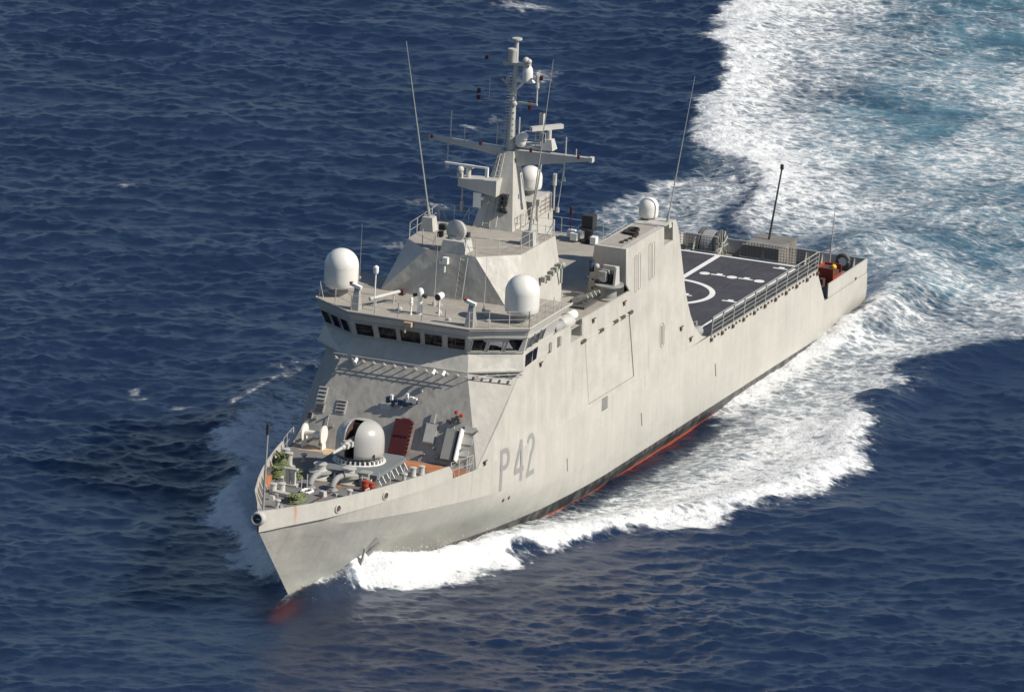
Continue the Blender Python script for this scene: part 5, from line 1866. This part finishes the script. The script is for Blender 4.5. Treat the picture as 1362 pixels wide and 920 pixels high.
for k in range(8):
    m.sep(); m.box((6.2 + rng.uniform(-1.4, 2.6), 5.6 + rng.uniform(-1.2, 1), 3.1), (rng.uniform(.2, .5), rng.uniform(.2, .5), rng.uniform(.3, .8)))
for x, y in ((7.6, 6.3), (8.4, 6.2)): m.sep(); m.cyl((x, y, 2.85), (x, y, 3.5), .2)
m.each("mooring_bollard", "brown", ship)

# ================================================================== loose things on deck
def rope_heap(name, loc, sx, sy, layers, label, seed, drum=False):
    rg = random.Random(seed)
    m = MB()
    for l in range(layers):
        turns = 1.0
        n_ = 26
        r0 = 1.0 - 0.10 * l - rg.uniform(0, .1)
        pts = []
        for k in range(n_):
            t = 2 * math.pi * k / n_
            w = 1 + rg.uniform(-.09, .09)
            pts.append((sx * r0 * w * math.cos(t), sy * r0 * w * math.sin(t), .07 + .10 * l + rg.uniform(-.03, .05)))
        m.tube(pts, .075, 6, closed=True)
        pts = [(sx * (r0 - .3) * math.cos(2 * math.pi * k / 14) + rg.uniform(-.06, .06), sy * (r0 - .3) * math.sin(2 * math.pi * k / 14), .10 + .10 * l + rg.uniform(0, .06)) for k in range(14)]
        m.tube(pts, .075, 6, closed=True)
    for k in range(4):
        a = rg.uniform(0, 6)
        m.tube([(sx * rg.uniform(-1, 1), sy * rg.uniform(-1, 1), .08 + .1 * layers + rg.uniform(0, .1)) for _ in range(4)], .07, 6)
    o = m.build(name, "rope", None)
    o.location = loc
    o["label"] = label; o["category"] = "rope"; o["group"] = "green mooring ropes on the foredeck"
    return o
fz = fdk(80)
rope_heap("rope_coil", (78.5, -4.65, fz), .72, .62, 8, "tallest green rope coil by the starboard bulwark beside the tall pale double bollard", 1)
rope_heap("rope_coil", (80.6, -3.95, fz), .60, .52, 6, "round green rope coil on the foredeck just forward of the tall coil", 2)
rope_heap("rope_coil", (80.2, -2.75, fz), .34, .30, 3, "smallest green rope coil behind the pale roller frame", 3)
rope_heap("rope_coil", (85.1, -.75, fz), 1.05, .5, 3, "low spread-out green rope heap nearest the port bow bulwark", 4)
for k, (x, y, h, r, lab) in enumerate(((80.7, 2.2, .75, .24, "taller orange canister beside the port anchor windlass"), (80.15, 2.42, .5, .24, "shorter orange canister just aft of the taller one"))):
    m = MB()
    m.lathe((0, 0, 0), [(r, 0), (r * 1.05, .04), (r, .08), (r, h * .5), (r * 1.05, h * .53), (r, h * .56), (r, h - .06), (r * 1.05, h - .03), (r * .9, h), (.1, h + .02)], 16)
    o = m.build("canister", "orange", None)
    o.location = (x, y, fz); o["label"] = lab; o["category"] = "canister"; o["group"] = "orange canisters on the foredeck"
# white liferaft canisters in the notch abreast the bridge
for k, (x, y, z, L, r, lab, mat) in enumerate(((56.4, 6.05, 12.1, 1.35, .52, "large pale liferaft canister in the notch of the port wall", "greyfit"), (54.6, 5.85, 12.15, .8, .34, "small white canister beside the decoy tubes aft of the big liferaft", "white"), (58.3, 6.3, 12.3, 1.2, .34, "grey covered bundle on the bridge wing forward of the liferaft", "canvas"))):
    root = empty("liferaft" if k < 2 else "covered_bundle", lab, "liferaft" if k < 2 else "bundle", "canisters along the port bridge wing" if k < 2 else None, (x, y, z - r))
    m = MB()
    m.lathe((L / 2, 0, r), [(.1, -L - .1), (r * .8, -L - .04), (r, -L + .1), (r, -.1), (r * .8, .04), (.1, .1)], 20, axis=(1, -.1, 0))
    m.build("shell" if k < 2 else "cover", mat, root)
    m = MB()
    for d in (-.3, .3):
        m.lathe((d * L, 0, r), [(r + .012, -.04), (r + .012, .04)], 20, axis=(1, -.1, 0))
    m.build("strap", "steel", root)
    m = MB()
    for d in (-.3, .3):
        m.box((d * L, 0, .02 if k else -.3), (.12, r * 1.5, .25 if k else .6))
    m.build("cradle", "greyfit", root)
# stern: orange crate with a yellow lamp, round float
root = empty("orange_crate", "open orange rescue crate on the quarterdeck by the aerial", "crate", None, (3.9, 5.5, 2.82))
m = MB()
for a, b in ((-.8, 0), (.8, 0)):
    m.box((a, 0, .6), (.06, 1.3, 1.2))
m.box((0, -.62, .6), (1.6, .06, 1.2)); m.box((0, .62, .3), (1.6, .06, .6)); m.box((0, 0, .05), (1.6, 1.2, .08))
m.build("box_shell", "orange", root)
m = MB(); m.box((.25, .1, .6), (.9, .9, 1.15)); m.box((-.45, .2, .45), (.4, .7, .8)); m.build("stowed_gear", "brown", root)
m = MB(); m.ball((.35, .5, 1.25), .2, 10); m.build("lamp", "yellow", root)
root = empty("round_float", "dark ring buoy with a pale centre hanging on the transom bulwark", "buoy", None, (0.45, 5.3, 3.5))
m = MB(); m.tube([(0.02 * math.cos(t), .46 * math.cos(t), .46 * math.sin(t)) for t in np.linspace(0, 2 * math.pi, 20, endpoint=False)], .13, 8, closed=True); m.build("ring", "inner", root)
MB().lathe((0, 0, 0), [(.3, -.04), (.3, .06)], 18, axis=(1, 0, 0)).build("centre", "white", root)
# ================================================================== spray
def spray(name, label, pts, n, seed, rmin, rmax):
    """pts: rows x, y, z, spread, weight ; thousands of small drops of torn water"""
    rg = np.random.default_rng(seed)
    P = np.array(pts, float)
    wts = P[:, 4] / P[:, 4].sum()
    idx = rg.choice(len(P), n, p=wts)
    c = P[idx, :3] + rg.normal(size=(n, 3)) * (P[idx, 3:4] * np.array([[1, 1, .7]]))
    c[:, 2] = np.maximum(c[:, 2], -.4)
    r = rmin + (rmax - rmin) * rg.random(n) ** 3
    base = np.array([(1, 0, 0), (-1, 0, 0), (0, 1, 0), (0, -1, 0), (0, 0, 1), (0, 0, -1)], float)
    F = np.array([(0, 2, 4), (2, 1, 4), (1, 3, 4), (3, 0, 4), (2, 0, 5), (1, 2, 5), (3, 1, 5), (0, 3, 5)])
    v = (c[:, None, :] + base[None] * (r[:, None, None] * rg.uniform(.6, 1.4, (n, 6, 1)))).reshape(-1, 3)
    f = (F[None] + 6 * np.arange(n)[:, None, None]).reshape(-1, 3)
    me = bpy.data.meshes.new(name)
    me.from_pydata(v.tolist(), [], f.tolist())
    me.materials.append(MATS["foamdrop"])
    o = bpy.data.objects.new(name, me)
    COL.objects.link(o)
    o["label"] = label; o["kind"] = "stuff"
    return o
m_, nt_, b_ = nodes_of("foamdrop")
b_.inputs["Base Color"].default_value = (.8, .8, .8, 1)
b_.inputs["Roughness"].default_value = .8
tl_ = nt_.nodes.new("ShaderNodeBsdfTranslucent"); tl_.inputs[0].default_value = (.9, .9, .9, 1)
mx_ = nt_.nodes.new("ShaderNodeMixShader"); mx_.inputs[0].default_value = .5
nt_.links.new(b_.outputs[0], mx_.inputs[1]); nt_.links.new(tl_.outputs[0], mx_.inputs[2]); nt_.links.new(mx_.outputs[0], nt_.nodes["Material Output"].inputs[0])
MATS["foamdrop"] = m_
bw = []
for (x, y, z, s, w) in ((86.5, .7, .5, .25, 1), (85, 1.2, .6, .3, 1.2), (83.6, 1.4, .6, .3, 1.2), (82.3, 1.0, .4, .35, 2), (81.3, 1.7, .9, .45, 4), (80.4, 2.6, 1.0, .55, 5), (79.4, 3.3, .9, .6, 5), (78, 4.0, .8, .6, 4), (76, 4.7, .7, .6, 3), (73.5, 5.8, .6, .6, 3), (71, 7.0, .5, .6, 2), (67.5, 8.6, .4, .6, 2), (63, 10.6, .3, .6, 2), (58, 13, .3, .6, 1.5), (52, 16, .2, .6, 1.5), (46, 18, .2, .6, 1)):
    bw.append((x, y, z, s, w))
spray("bow_spray", "white spray thrown up along the port bow wave", bw, 7000, 1, .008, .045)
